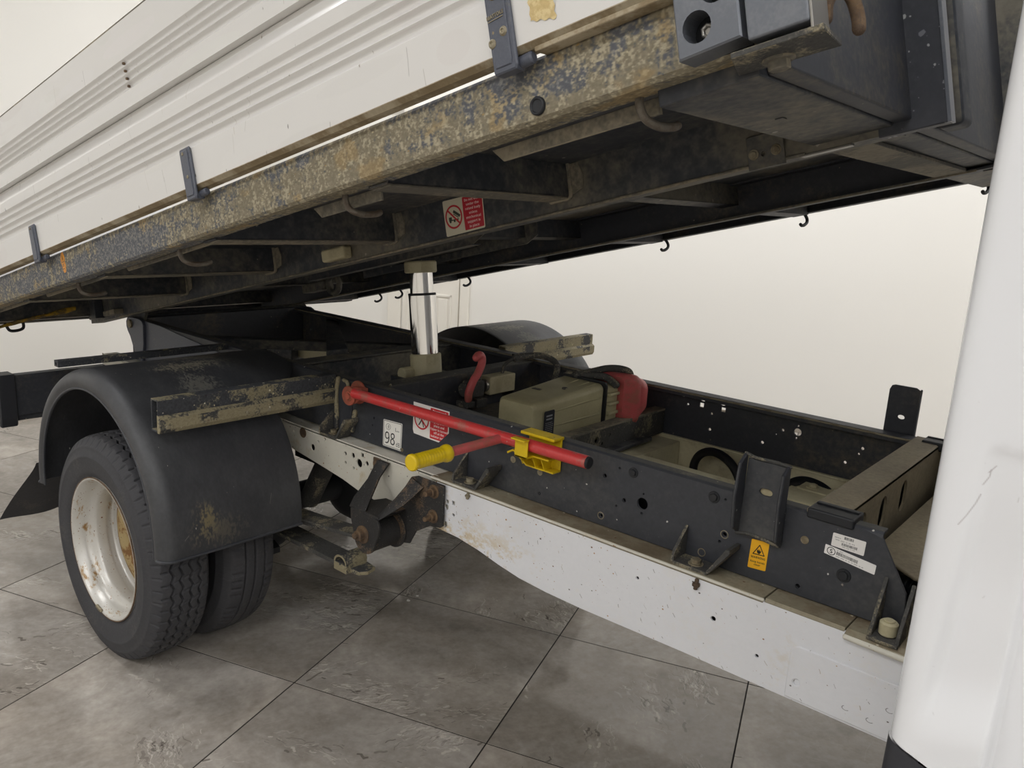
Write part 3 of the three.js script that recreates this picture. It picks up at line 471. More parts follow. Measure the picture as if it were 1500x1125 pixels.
// --- stub outriggers that carry the mudguards
function stubNear(x, z0, z1, y) {
  return [prism([[x - 0.036, y], [x - 0.036, y - 0.004], [x - 0.0035, y - 0.004], [x - 0.0035, y - 0.042], [x, y - 0.042], [x, y - 0.002], [x - 0.002, y]], 'xy', z0, z1, [], 0.001), box(x - 0.036, x - 0.032, y - 0.08, y - 0.004, z0, z1, 0.001), box(x - 0.036, x, y - 0.088, y - 0.083, z0, z1, 0.001)];
}
const stubLip = (x, z0, z1, y) => prism([[x - 0.004, y - 0.040], [x + 0.004, y - 0.044], [x + 0.013, y - 0.050], [x + 0.013, y - 0.078], [x + 0.006, y - 0.090], [x - 0.004, y - 0.090]], 'xy', z0, z1, [], 0.0015);
{
  const a = P('outrigger', stubNear(0.34, 0.392, 0.965, 0.861), M.stubDark, 'dirt-spotted outrigger over the mudguard');
  S(a, 'lower_lip', stubLip(0.34, 0.392, 0.966, 0.861), M.stub, 'tan caked lower lip');
  S(a, 'gusset', [prism([[0.330, 0.69], [0.330, 0.852], [0.40, 0.852], [0.425, 0.80], [0.42, 0.72], [0.40, 0.69]], 'xy', 0.390, 0.3945, [], 0.0015)], M.railNear); S(a, 'weld_dirt', [tube([[0.352, 0.69, 0.396], [0.356, 0.74, 0.399], [0.350, 0.80, 0.397], [0.358, 0.851, 0.396]], 0.008, 40, 8), tube([[0.385, 0.851, 0.395], [0.405, 0.845, 0.396], [0.408, 0.815, 0.394]], 0.006, 30, 8), tube([[0.43, 0.70, 0.395], [0.437, 0.73, 0.397], [0.44, 0.76, 0.394]], 0.008, 30, 8)], M.stub, 'crust of dirt along the weld');
  for (const [z, y] of [[0.945, 0.789], [0.71, 0.79], [0.64, 0.788], [0.83, 0.787]]) S(a, 'rivet', cyl([0.352, y, z], [0.356, y, z], 0.006, 12), M.zincDirty);
  P('outrigger', [prism([[-0.325, 0.838], [-0.325, 0.858], [-0.295, 0.858], [-0.295, 0.838]], 'xy', 0.392, 0.968, [[-0.31, 0.848, 0.007]], 0.001)], M.stubDark);
  P('outrigger', [...stubNear(0.335, -1.02, -0.426, 0.868), stubLip(0.335, -1.02, -0.426, 0.868)], M.stub, 'far outrigger sticking out past the far mudguard');
}

// --- mudguards: a rolled lip, the arch and its inner skin
function mudguard(sign, zo, zi, zt, label, rl = 0.374) {
  const cx = -0.026, cy = 0.452, sec = [];                                // section as radius, distance in from the outer face
  for (let k = 0; k <= 4; k++) sec.push([mix(rl, 0.396, k / 4), 0.006 - 0.006 * Math.sin(k / 4 * PI / 2)]);
  for (let k = 1; k <= 10; k++) { const a = k / 10 * PI / 2; sec.push([0.396 + 0.036 * Math.sin(a), 0.045 * (1 - Math.cos(a))]); }
  const nIn = sec.length, N = 22, T = 0.004;
  const f = (u, v) => {
    const a = mix(-0.06, PI + 0.05, u); let r, d;
    const k = v * (2 * (nIn + N) - 1), K = nIn + N, i = Math.round(k), fold = i < K ? i : 2 * K - 1 - i;
    const zin = Math.abs(zo - mix(zi, zt, sm(0.8, 1.25, a) * (a > 2.6 ? 1 - 0.5 * sm(2.6, 3.1, a) : 1)));
    if (fold < nIn) { [r, d] = sec[fold]; } else { r = 0.432; d = mix(0.045, zin, (fold - nIn + 1) / N); }
    if (i >= K) { r -= T; d += fold < 5 ? T * 0.6 : 0; }
    const flat = 1 - 0.012 * sm(0.6, 1.2, a) * sm(2.54, 1.94, a);
    const bulge = (a < 0.5 ? 0.010 * sm(0.5, 0, a) : 0);
    return [cx + (r * flat + bulge * 0) * Math.cos(a), cy + r * flat * Math.sin(a), zo - sign * d, u, clamp(d / 0.56)];
  };
  const g = grid(96, 2 * (nIn + N) - 1, f), o = part('mudguard', g, M.mudguard, truck, label, true);
  const edge = (u) => Array.from({ length: 14 }, (_, k) => { const q = f(u, (k + 5) / 13 * 0 + (5 + k / 13 * (nIn + N - 6)) / (2 * (nIn + N) - 1)); return [q[0], q[1], q[2]]; });
  S(o, 'rolled_edge', tube(edge(0.002), 0.0045, 60, 8), M.plastic); S(o, 'rolled_edge', tube(edge(0.998), 0.0045, 60, 8), M.plastic);
  S(o, 'rolled_edge', tube(Array.from({ length: 40 }, (_, k) => { const q = f(k / 39, 0); return [q[0], q[1], q[2]]; }), 0.004, 120, 8), M.plastic);
  return o;
}
mudguard(1, 1.0, 0.565, 0.40, 'black plastic mudguard with patches of dust');
mudguard(-1, -1.06, -0.64, -0.62, 'far mudguard arching above the frame', 0.27);
{
  const fl = grid(24, 20, (u, v) => {
    const t = v, z = mix(0.60, 0.998, u); const x = mix(-0.455, -0.86, Math.pow(t, 1.25)) + 0.16 * (1 - u) * t, y = 0.49 - 0.235 * t - 0.10 * t * t * u + 0.02 * (1 - u) * t;
    return [x + 0.012 * Math.sin(u * 9 + t * 3) * t, y + 0.014 * Math.sin(u * 7) * t, z];
  });
  const fb = fl.clone(); fb.translate(0.003, 0.003, 0);
  P('mud_flap', [strip(fl), strip(fb)], M.rubber, 'curled rubber mud flap');
}

// --- wheels
const tyreGeo = (zc, zig) => {
  const NU = zig ? 900 : 420, prof = [];                       // profile: [dz, r], tread between -0.068 and 0.068
  const inner = [[-0.070, 0.208], [-0.078, 0.218], [-0.0805, 0.226], [-0.0815, 0.231], [-0.0845, 0.2335], [-0.0875, 0.246], [-0.0895, 0.262], [-0.0905, 0.278], [-0.0925, 0.281], [-0.0925, 0.287], [-0.0895, 0.290], [-0.0870, 0.302], [-0.0845, 0.3085], [-0.0855, 0.3125], [-0.0830, 0.317], [-0.074, 0.331], [-0.069, 0.338]];
  prof.push(...inner); const NT = zig ? 92 : 64; for (let k = 0; k <= NT; k++) { const s = k / NT * 2 - 1; prof.push([0.066 * s, 0.3475 - 0.0045 * s * s - 0.003 * Math.pow(Math.abs(s), 8), s]); }
  const out = inner.slice().reverse().map(([z, r]) => [-z, r]);
  prof.push(...out);
  const period = 2 * PI / 54;
  return grid(NU, prof.length - 1, (u, v) => {
    const q = prof[Math.round(v * (prof.length - 1))], a = u * 2 * PI, s = q[2]; let r = q[1];
    if (s !== undefined) {
      const ph = a / period, tri = Math.abs((ph - Math.floor(ph)) * 4 - 2) - 1; let d = 0;
      const lines = zig ? [-0.62, -0.22, 0.20, 0.60] : [-0.55, -0.05, 0.42];
      for (const c of lines) { const e = Math.abs(s - c - (zig ? 0.07 * tri : 0)) * 0.066; d = Math.max(d, 1 - sm(0.0016, 0.0034, e)); }
      const f = ph - Math.floor(ph), sip = (o, wdt) => 1 - sm(wdt, wdt + 0.05, Math.abs(((f + o) % 1) - 0.5));
      if (zig) { if (Math.abs(s) > 0.74) d = Math.max(d, 0.8 * Math.max(sip(0.5 + 0.1 * s, 0.035), 0) * sm(0.72, 0.8, Math.abs(s))); if (Math.abs(s) < 0.6) d = Math.max(d, 0.35 * sip(0.25 + 0.4 * s, 0.02)); } else { const ff = (ph * 1.5) % 1; if (Math.abs(s) > 0.55) d = Math.max(d, 0.8 * (1 - sm(0.05, 0.1, Math.abs(ff - 0.5)))); }
      r -= 0.008 * d;
    } else if (zig && Math.abs(q[1] - 0.333) < 0.007) { const ph = a / period, f = ph - Math.floor(ph); r -= 0.006 * (1 - sm(0.04, 0.1, Math.abs(f - 0.5))); }
    let y = 0.3355 + r * Math.sin(a); const x = r * Math.cos(a), dz = q[0] * (y < 0.06 ? 1 + 0.06 * sm(0.06, 0, y) : 1);
    if (y < 0.0008) y = 0.0008;
    return [x, y, zc + dz, a * 0.345 / 0.4, (q[0] + q[1]) / 0.4];
  }, true);
};
const DISC = [[0.172, 0.119], [0.165, 0.122], [0.160, 0.118], [0.150, 0.110], [0.135, 0.108], [0.10, 0.112], [0.095, 0.118], [0.05, 0.120], [0.001, 0.120]];
const rimGeo = (zf, dir, pr) => {                                  // deep dish seen from the outer face: [radius, depth]
  const p = pr ?? [[0.2095, 0.020], [0.2165, 0.012], [0.2205, 0.004], [0.2195, -0.002], [0.215, -0.0025], [0.211, 0.002], [0.2065, 0.010], [0.2025, 0.019], [0.2005, 0.030], [0.199, 0.040], [0.194, 0.046], [0.186, 0.054], [0.1815, 0.062], [0.180, 0.085], [0.1815, 0.094], [0.188, 0.101], [0.190, 0.108], [0.186, 0.116], [0.172, 0.119]];
  return grid(128, p.length - 1, (u, v) => { const i = v * (p.length - 1), k = Math.min(p.length - 2, Math.floor(i)), t = i - k, r = mix(p[k][0], p[k + 1][0], t), d = mix(p[k][1], p[k + 1][1], t), a = -u * 2 * PI * dir; return [r * Math.cos(a), 0.3355 + r * Math.sin(a), zf - dir * d, u * 3.0, v * 0.9]; }, true);
};
function wheel(name, zc, zig, dir, label) {
  const w = G(name, label);
  part('tyre', tyreGeo(zc, zig), M.rubber, w, zig ? 'black tyre with zigzag tread' : 'inner tyre with straight grooves', true);
  const zf = zc + dir * 0.082; part('wheel_disc', rimGeo(zf, dir, DISC), M.rimRust, w, 'tan rusted wheel disc', true); const rim = part('rim', rimGeo(zf, dir), M.rim, w, 'white steel rim freckled with rust', true);
  return [w, rim, zf];
}
{
  const [w, rim, zf] = wheel('rear_wheel', 0.905, true, 1, 'outer rear wheel with a rusty white rim');
  const bar = []; const arc = (r, z, a0, a1) => Array.from({ length: 10 }, (_, k) => { const a = mix(a0, a1, k / 9); return [r * Math.cos(a), 0.3355 + r * Math.sin(a), z]; });
  S(w, 'balance_weight', tube(arc(0.2125, zf + 0.003, -1.83, -1.70), 0.0055, 20, 8), M.zincDirty, 'grey balance weight on the rim');
  const nuts = []; for (let k = 0; k < 6; k++) { const a = k / 6 * 2 * PI; nuts.push(bolt([0.075 * Math.cos(a), 0.3355 + 0.075 * Math.sin(a), zf - 0.12], [0, 0, 1], 0.013, 0.014)); }
  S(w, 'hub', [cyl([0, 0.3355, zf - 0.135], [0, 0.3355, zf - 0.112], 0.05, 32, 0.006), ...nuts], M.rimRust, 'rusty hub with wheel nuts');
  S(w, 'rim_edge', (() => { const g = new THREE.TorusGeometry(0.2195, 0.0022, 8, 96); g.translate(0, 0.3355, zf + 0.001); return g; })(), M.rust, 'rusted rim edge');
  wheel('rear_wheel', 0.690, false, -1, 'inner rear wheel');
  wheel('rear_wheel', -0.750, false, 1, 'far inner rear wheel'); wheel('rear_wheel', -0.965, false, -1, 'far outer rear wheel');
}

// --- axle, springs, hanger
{
  const a = P('rear_axle', [cyl([0, 0.3355, -0.9], [0, 0.3355, 0.87], 0.05, 28), lathe([[0, -0.17], [0.06, -0.165], [0.13, -0.12], [0.18, -0.05], [0.19, 0], [0.18, 0.05], [0.13, 0.12], [0.06, 0.165], [0, 0.17]].map(([r, y]) => [r, y]), [0, 0.3355, -0.03], [0, 0.3355, 1], 32), lathe([[0.12, 0], [0.115, 0.08], [0.07, 0.17], [0.055, 0.24], [0.075, 0.245], [0.075, 0.26], [0, 0.26]], [0.02, 0.34, -0.03], [1, 0.36, -0.03], 28)], M.blackPlain, 'black axle and differential');
  const leaf = (pts, z0, z1, t) => { const top = pts, bot = pts.slice().reverse().map(([x, y]) => [x, y - t]); return prism([...top, ...bot], 'xy', z0, z1, [], 0.001); };
  const arc = (x0, x1, y0, y1, sag, n = 14) => Array.from({ length: n + 1 }, (_, k) => { const u = k / n; return [mix(x0, x1, u), mix(y0, y1, u) - sag * 4 * u * (1 - u)]; });
  for (const s of [1, -1]) {
    const z0 = s > 0 ? 0.478 : -0.542, z1 = z0 + 0.064;
    const sp = P('leaf_spring', [leaf(arc(-0.7, 0.69, 0.475, 0.467, 0.058, 24), z0, z1, 0.011), leaf(arc(-0.6, 0.45, 0.437, 0.428, 0.031), z0, z1, 0.010)], M.dustPlate, 'black leaf spring');
    S(sp, 'leaf', leaf(arc(-0.5, 0.575, 0.385, 0.361, 0.012), z0 + 0.01, z1 + 0.018, 0.014), M.dustPlate);
    if (s > 0) {
      const arch = []; for (let k = 0; k <= 12; k++) { const t = PI - k / 12 * PI; arch.push([0.592 + 0.030 * Math.cos(t), 0.362 + 0.026 * Math.sin(t)]); } for (let k = 0; k <= 12; k++) { const t = k / 12 * PI; arch.push([0.592 + 0.023 * Math.cos(t), 0.362 + 0.019 * Math.sin(t)]); }
      S(sp, 'leaf_clip', [prism(arch, 'xy', z0 + 0.008, z1 + 0.022, [], 0.001), box(0.562, 0.622, 0.336, 0.362, z0 + 0.008, z1 + 0.022, 0.003), prism([[0.598, z1 + 0.01], [0.655, z1 + 0.002], [0.668, z1 - 0.02], [0.66, z0 + 0.01], [0.62, z0 + 0.004]], 'xz', 0.338, 0.352, [], 0.002)], M.stub, 'dirty clip on the spring end');
    }
    for (const x of [-0.055, 0.055]) S(sp, 'u_bolt', tube([[x, 0.25, z0 - 0.008], [x, 0.44, z0 - 0.008], [x, 0.455, (z0 + z1) / 2], [x, 0.44, z1 + 0.008], [x, 0.25, z1 + 0.008]], 0.007, 40, 8), M.blackPlain);
    S(sp, 'spring_plate', [box(-0.1, 0.1, 0.262, 0.28, z0 - 0.02, z1 + 0.02, 0.003), prism([[0.08, 0.262], [0.08, 0.28], [0.16, 0.245], [0.16, 0.225]], 'xy', z0, z1, [], 0.002)], M.blackPlain);
  }
  const sh = P('shock_absorber', [cyl([0.05, 0.33, 0.285], [0.18, 0.52, 0.30], 0.036, 28, 0.003), cyl([0.18, 0.52, 0.30], [0.29, 0.68, 0.31], 0.029, 24, 0.003)], M.dustPlate, 'grey shock absorber');
  S(sh, 'brake_pipe', tube([[-0.02, 0.40, 0.30], [0.0, 0.47, 0.34], [0.03, 0.50, 0.37], [0.10, 0.57, 0.40], [0.16, 0.62, 0.42]], 0.005, 40, 8), M.hose);
  P('brake_hose', tube([[-0.10, 0.42, 0.36], [-0.05, 0.47, 0.38], [0.0, 0.49, 0.39], [0.07, 0.56, 0.40]], 0.006, 40, 8), M.hose);
  // spring hanger: outer cheek, bridge, twisted arm, inner plate bolted to the rail
  const px = 0.688, py = 0.482, cheek = [];
  for (let k = 0; k <= 14; k++) { const t = PI * 1.02 + k / 14 * PI * 0.96; cheek.push([px + 0.012 + 0.046 * Math.cos(t), py - 0.006 + 0.046 * Math.sin(t)]); }
  cheek.push([0.758, 0.50], [0.762, 0.525], [0.752, 0.545], [0.70, 0.553], [0.652, 0.556], [0.636, 0.548], [0.638, 0.52]);
  const h = P('spring_hanger', [prism(cheek, 'xy', 0.556, 0.564, [], 0.0015),
    loft([[[0.640, 0.556, 0.563], [0.640, 0.549, 0.563], [0.757, 0.548, 0.563], [0.757, 0.555, 0.563]], [[0.640, 0.556, 0.505], [0.640, 0.549, 0.505], [0.757, 0.548, 0.505], [0.757, 0.555, 0.505]], [[0.660, 0.556, 0.452], [0.660, 0.549, 0.452], [0.757, 0.548, 0.452], [0.757, 0.555, 0.452]]]),
    loft([[[0.632, 0.552, 0.556], [0.700, 0.556, 0.556], [0.700, 0.556, 0.564], [0.632, 0.552, 0.564]], [[0.628, 0.575, 0.535], [0.688, 0.585, 0.528], [0.690, 0.585, 0.540], [0.628, 0.575, 0.545]], [[0.628, 0.618, 0.485], [0.656, 0.622, 0.472], [0.660, 0.622, 0.486], [0.628, 0.618, 0.496]], [[0.622, 0.664, 0.446], [0.668, 0.664, 0.446], [0.668, 0.664, 0.456], [0.622, 0.664, 0.458]]]),
    prism([[0.70, 0.545], [0.718, 0.575], [0.775, 0.655], [0.80, 0.664], [0.905, 0.664], [0.905, 0.548], [0.895, 0.540], [0.855, 0.533], [0.80, 0.50], [0.775, 0.455], [0.72, 0.442], [0.67, 0.47]], 'xy', 0.455, 0.463, [], 0.002),
    loft([[[0.742, 0.548, 0.556], [0.760, 0.548, 0.556], [0.760, 0.548, 0.564], [0.742, 0.548, 0.564]], [[0.765, 0.60, 0.505], [0.80, 0.59, 0.505], [0.80, 0.59, 0.513], [0.765, 0.60, 0.513]], [[0.785, 0.655, 0.462], [0.83, 0.64, 0.462], [0.83, 0.64, 0.468], [0.785, 0.655, 0.468]]])], M.rustBlack, 'black spring hanger bracket flaking with rust');
  S(h, 'bush', [cyl([px + 0.012, py - 0.004, 0.466], [px + 0.012, py - 0.004, 0.552], 0.045, 36, 0.003)], M.rustBlack, 'round spring eye bush');
  S(h, 'bush', [cyl([px + 0.02, py, 0.4635], [px + 0.02, py, 0.4685], 0.056, 36, 0.001)], M.rustBlack);
  S(h, 'pin_nut', [cyl([px + 0.006, py + 0.004, 0.562], [px + 0.006, py + 0.004, 0.568], 0.026, 24, 0.001), bolt([px + 0.004, py + 0.004, 0.567], [0, 0, 1], 0.017, 0.016, false), cyl([px - 0.0, py + 0.004, 0.58], [px - 0.0, py + 0.004, 0.592], 0.009, 14)], M.rust, 'rusty pin nut');
  for (const [x, y] of [[0.868, 0.638], [0.868, 0.566]]) S(h, 'stud', [bolt([x, y, 0.463], [0, 0, 1], 0.0135, 0.013), cyl([x, y, 0.47], [x, y, 0.497], 0.0075, 14)], M.rust, 'rusty stud and nut');
  S(h, 'head', [bolt([0.607, 0.648, 0.441], [0, 0, 1], 0.010, 0.012), box(0.592, 0.622, 0.62, 0.664, 0.441, 0.447, 0.002)], M.rust, 'rusty bolt beside the hanger');
  P('brake_drum', cyl([0, 0.3355, 0.42], [0, 0.3355, 0.56], 0.15, 40, 0.006), M.blackPlain);
}

// --- rear board and cream plates inside the frame, drive shaft, loops of hose
{
  const b = P('rear_lamp_board', [box(-1.26, -1.215, 0.455, 0.625, -0.9, 0.84, 0.004), box(-1.27, -1.225, 0.432, 0.470, -0.9, 0.80, 0.004)], M.railFar, 'dark steel board across the rear');
  S(b, 'end_cap', prism([[-1.275, 0.415], [-1.275, 0.632], [-1.205, 0.632], [-1.205, 0.450], [-1.212, 0.415]], 'xy', 0.80, 0.865, [], 0.005), M.trimDark, 'dark plastic end cap');
  S(b, 'bolt', bolt([-1.215, 0.56, 0.60], [1, 0, 0], 0.012, 0.008), M.rust);
  P('board_bracket', [box(-1.22, -1.0, 0.56, 0.66, 0.30, 0.345, 0.003), box(-1.22, -1.0, 0.56, 0.66, -0.40, -0.36, 0.003)], M.under);
  P('chassis_crossmember', [box(0.97, 1.135, 0.672, 0.680, -0.405, 0.37, 0.002), box(1.127, 1.135, 0.50, 0.676, -0.405, 0.37, 0.002)], M.cream, 'cream plate across the chassis');
  P('cover_plate', [box(1.135, 1.84, 0.672, 0.680, -0.172, 0.10, 0.002), box(1.135, 1.84, 0.60, 0.676, -0.172, -0.165, 0.002)], M.cream, 'long cream strip beside the opening');
  const mt = P('gearbox_mount', [box(1.58, 1.84, 0.680, 0.690, -0.235, -0.12, 0.003), box(1.60, 1.70, 0.672, 0.694, -0.29, -0.22, 0.004)], M.beige, 'cream mount with two bolt heads');
  for (const [x, z] of [[1.635, -0.25], [1.70, -0.20]]) S(mt, 'bolt', bolt([x, x < 1.68 ? 0.694 : 0.69, z], [0, 1, 0], 0.012, 0.010), M.beige);
  const d = P('drive_shaft', [cyl([0.25, 0.40, -0.03], [1.95, 0.53, -0.03], 0.036, 28), cyl([1.31, 0.54, -0.29], [1.31, 0.605, -0.29], 0.085, 36, 0.006)], M.blackPlain, 'black shaft and coupling disc');
  for (let k = 0; k < 5; k++) { const a = 0.3 + k / 5 * 2 * PI; S(d, 'bolt', bolt([1.31 + 0.058 * Math.cos(a), 0.605, -0.29 + 0.058 * Math.sin(a)], [0, 1, 0], 0.012, 0.008), M.steel); }
  const loop = (x, z, y, w, hgt, r) => tube(Array.from({ length: 12 }, (_, k) => { const a = PI * (1.08 - k / 11 * 1.16); return [x + w * Math.cos(a), y + hgt * Math.sin(a), z + 0.05 * Math.cos(a)]; }), r, 60, 12);
  P('hose', loop(1.325, -0.30, 0.62, 0.104, 0.084, 0.0135), M.hose, 'looped black hose'); P('hose', loop(1.625, -0.30, 0.612, 0.104, 0.078, 0.0135), M.hose, 'looped black hose'); P('hose', loop(1.66, -0.29, 0.60, 0.07, 0.062, 0.010), M.hose);
  P('cab_floor_panel', [prism([[1.93, -0.42], [2.165, -0.42], [2.165, 0.30], [2.03, 0.30], [1.93, 0.22]], 'xz', 0.745, 0.752, [], 0.002), box(2.13, 2.165, 0.55, 0.75, -0.42, 0.33, 0.003)], M.tan, 'tan plate below the cab wall');
  P('underbody_panel', box(1.93, 2.165, 0.62, 0.685, -0.40, 0.32, 0.004), M.blackPlain);
  P('wiring_conduit', [tube([[2.00, 0.70, 0.22], [2.07, 0.715, 0.26], [2.15, 0.71, 0.27]], 0.02, 40, 12), ...Array.from({ length: 12 }, (_, k) => { const g = new THREE.TorusGeometry(0.020, 0.003, 6, 16); g.rotateY(1.1); g.translate(2.015 + k * 0.011, 0.705 + 0.010 * Math.sin(k / 11 * 2.6), 0.23 + k * 0.004); return g; })], M.hose, 'ribbed black conduit');
}

// --- hydraulic ram, power pack, valve
{
  const A = V(0.338, 0.79, -0.005), D = V(-0.052, 0.40, 0).normalize(), at = (k) => A.clone().addScaledVector(D, k), h = (y) => (y - 0.79) / D.y;
  const r = G('hydraulic_ram', 'chrome telescopic ram under the bed');
  S(r, 'base', [cyl(at(-0.10), at(h(0.885)), 0.055, 44, 0.004), cyl(at(h(0.82)).clone().add(V(-0.02, 0, 0.03)), at(h(0.82)).clone().add(V(-0.02, 0, 0.10)), 0.022, 24, 0.003)], M.beige, 'dusty cast base');
  S(r, 'stage', cyl(at(h(0.88)), at(h(1.088)), 0.0475, 48, 0.002), M.chrome, 'wide chrome stage');
  S(r, 'collar', cyl(at(h(1.085)), at(h(1.094)), 0.0485, 48, 0.002), M.blackPlain, 'dark collar');
  S(r, 'stage', cyl(at(h(1.09)), at(h(1.18)), 0.0405, 48, 0.002), M.chrome, 'narrow chrome stage');
  S(r, 'head', cyl(at(h(1.163)), at(h(1.203)), 0.056, 44, 0.004), M.beige, 'beige head');
  P('ram_cradle', [box(0.20, 0.46, 0.70, 0.735, -0.417, 0.383, 0.003), box(0.27, 0.40, 0.735, 0.81, -0.11, -0.075, 0.003), box(0.27, 0.40, 0.735, 0.81, 0.075, 0.105, 0.003)], M.under);
  const rr = (x0, x1, y0, y1, z, rad, n = 5) => { const p = []; for (const [cx, cy, a0] of [[x1 - rad, y1 - rad, 0], [x0 + rad, y1 - rad, PI / 2], [x0 + rad, y0 + rad, PI], [x1 - rad, y0 + rad, 1.5 * PI]]) for (let k = 0; k <= n; k++) { const a = a0 + k / n * PI / 2; p.push([cx + rad * Math.cos(a), cy + rad * Math.sin(a), z]); } return p.reverse(); };
  const t = P('power_pack', loft([rr(0.842, 0.970, 0.715, 0.853, 0.180, 0.018), rr(0.834, 0.978, 0.708, 0.861, 0.170, 0.020), rr(0.832, 0.982, 0.706, 0.864, 0.12, 0.02), rr(0.845, 1.010, 0.706, 0.888, -0.11, 0.018), rr(0.850, 1.006, 0.712, 0.882, -0.118, 0.014)].map((ring) => ring.map(([x, y, z]) => [x, y, z]))), M.tank, 'beige plastic hydraulic tank');
  const ribs = []; for (const k of [0.22, 0.5, 0.78]) ribs.push(cyl([0.9815, mix(0.706, 0.864, k), 0.10], [1.0095, mix(0.706, 0.888, k), -0.10], 0.0035, 8)); for (const k of [0.45, 0.75, 0.95]) ribs.push(cyl([mix(0.85, 0.97, k), 0.8645, 0.05], [mix(0.86, 0.995, k), 0.8870, -0.10], 0.003, 8));
  S(t, 'rib', ribs, M.tank); S(t, 'filler_plate', [box(0.862, 0.895, 0.868, 0.872, 0.035, 0.06, 0.002), cyl([0.945, 0.875, 0.0], [0.945, 0.881, 0.0], 0.009, 16)], M.dustPlate);
  S(t, 'knob', [cyl([0.868, 0.74, 0.178], [0.868, 0.74, 0.188], 0.010, 16), cyl([0.945, 0.742, 0.178], [0.945, 0.742, 0.188], 0.011, 16)], M.tank);
  S(t, 'end_plate', loft([rr(0.836, 1.018, 0.70, 0.895, -0.116, 0.016), rr(0.836, 1.018, 0.70, 0.895, -0.124, 0.016)]), M.hose, 'black end band');
  S(t, 'pump_body', [loft([rr(0.85, 1.012, 0.712, 0.885, -0.124, 0.012), rr(0.86, 1.022, 0.716, 0.88, -0.175, 0.012)]), ...[0.73, 0.76, 0.79, 0.82, 0.85].map((y) => box(0.87, 1.030, y, y + 0.010, -0.178, -0.125, 0.003))], M.tank);
  S(t, 'motor_cover', loft([rr(0.90, 1.042, 0.775, 0.905, -0.178, 0.02), rr(0.90, 1.050, 0.765, 0.912, -0.19, 0.022), rr(0.90, 1.066, 0.752, 0.912, -0.215, 0.024), rr(0.90, 1.070, 0.748, 0.909, -0.235, 0.028), rr(0.90, 1.066, 0.752, 0.904, -0.243, 0.03), rr(0.905, 1.072, 0.768, 0.898, -0.250, 0.03), rr(0.91, 1.066, 0.775, 0.890, -0.285, 0.035), rr(0.94, 1.04, 0.80, 0.87, -0.295, 0.03)]), M.redDull, 'dusty red motor cover');
  S(t, 'hose', [tube([[0.90, 0.895, -0.125], [0.93, 0.908, -0.16], [0.965, 0.921, -0.19], [1.0, 0.924, -0.21], [1.02, 0.914, -0.235], [1.02, 0.89, -0.25]], 0.0115, 50, 12), cyl([0.895, 0.885, -0.13], [0.905, 0.905, -0.135], 0.018, 8, 0.002), tube([[0.86, 0.892, -0.13], [0.92, 0.898, -0.14], [0.98, 0.90, -0.16], [1.03, 0.885, -0.15]], 0.012, 40, 10)], M.dustPlate, 'dark hose and fitting on the pump');
  P('tank_bracket', box(0.85, 1.09, 0.69, 0.703, -0.30, 0.18, 0.003), M.under);
  const v = P('valve_block', [box(0.524, 0.572, 0.770, 0.833, -0.212, -0.080, 0.004)], M.beige, 'cream valve block');
  S(v, 'solenoid', [cyl([0.548, 0.802, -0.079], [0.548, 0.802, -0.068], 0.022, 24), cyl([0.548, 0.802, -0.07], [0.548, 0.802, -0.045], 0.006, 14)], M.steel);
  S(v, 'valve_body', [box(0.524, 0.575, 0.772, 0.828, -0.052, 0.012, 0.008), cyl([0.55, 0.80, 0.012], [0.55, 0.80, 0.03], 0.024, 20), cyl([0.55, 0.826, -0.03], [0.55, 0.845, -0.03], 0.019, 18), box(0.526, 0.58, 0.735, 0.766, -0.06, -0.012, 0.004), box(0.526, 0.58, 0.742, 0.764, 0.0, 0.038, 0.004)], M.dustPlate);
  S(v, 'lever', tube([[0.575, 0.775, 0.030], [0.582, 0.80, 0.036], [0.585, 0.835, 0.022], [0.583, 0.862, -0.004], [0.58, 0.89, -0.022], [0.578, 0.912, -0.022], [0.578, 0.920, -0.008], [0.578, 0.912, 0.004]], 0.0135, 60, 12), M.redDull, 'red lever');
  S(v, 'hose', [tube([[0.545, 0.835, -0.17], [0.545, 0.86, -0.18], [0.555, 0.878, -0.20], [0.56, 0.885, -0.225]], 0.006, 30, 10), tube([[0.56, 0.884, -0.22], [0.57, 0.888, -0.27], [0.60, 0.885, -0.33], [0.64, 0.862, -0.355], [0.66, 0.82, -0.33], [0.66, 0.77, -0.30]], 0.0115, 60, 12), cyl([0.558, 0.882, -0.215], [0.561, 0.886, -0.245], 0.013, 14)], M.dustPlate, 'dark hydraulic hose');
  S(v, 'valve_bracket', box(0.522, 0.66, 0.712, 0.722, -0.2, 0.06, 0.003), M.under);
  P('drain_pipe', tube([[0.36, 0.80, 0.15], [0.44, 0.836, 0.25], [0.50, 0.84, 0.31], [0.54, 0.858, 0.34]], 0.0035, 30, 8), M.zincDirty);
}

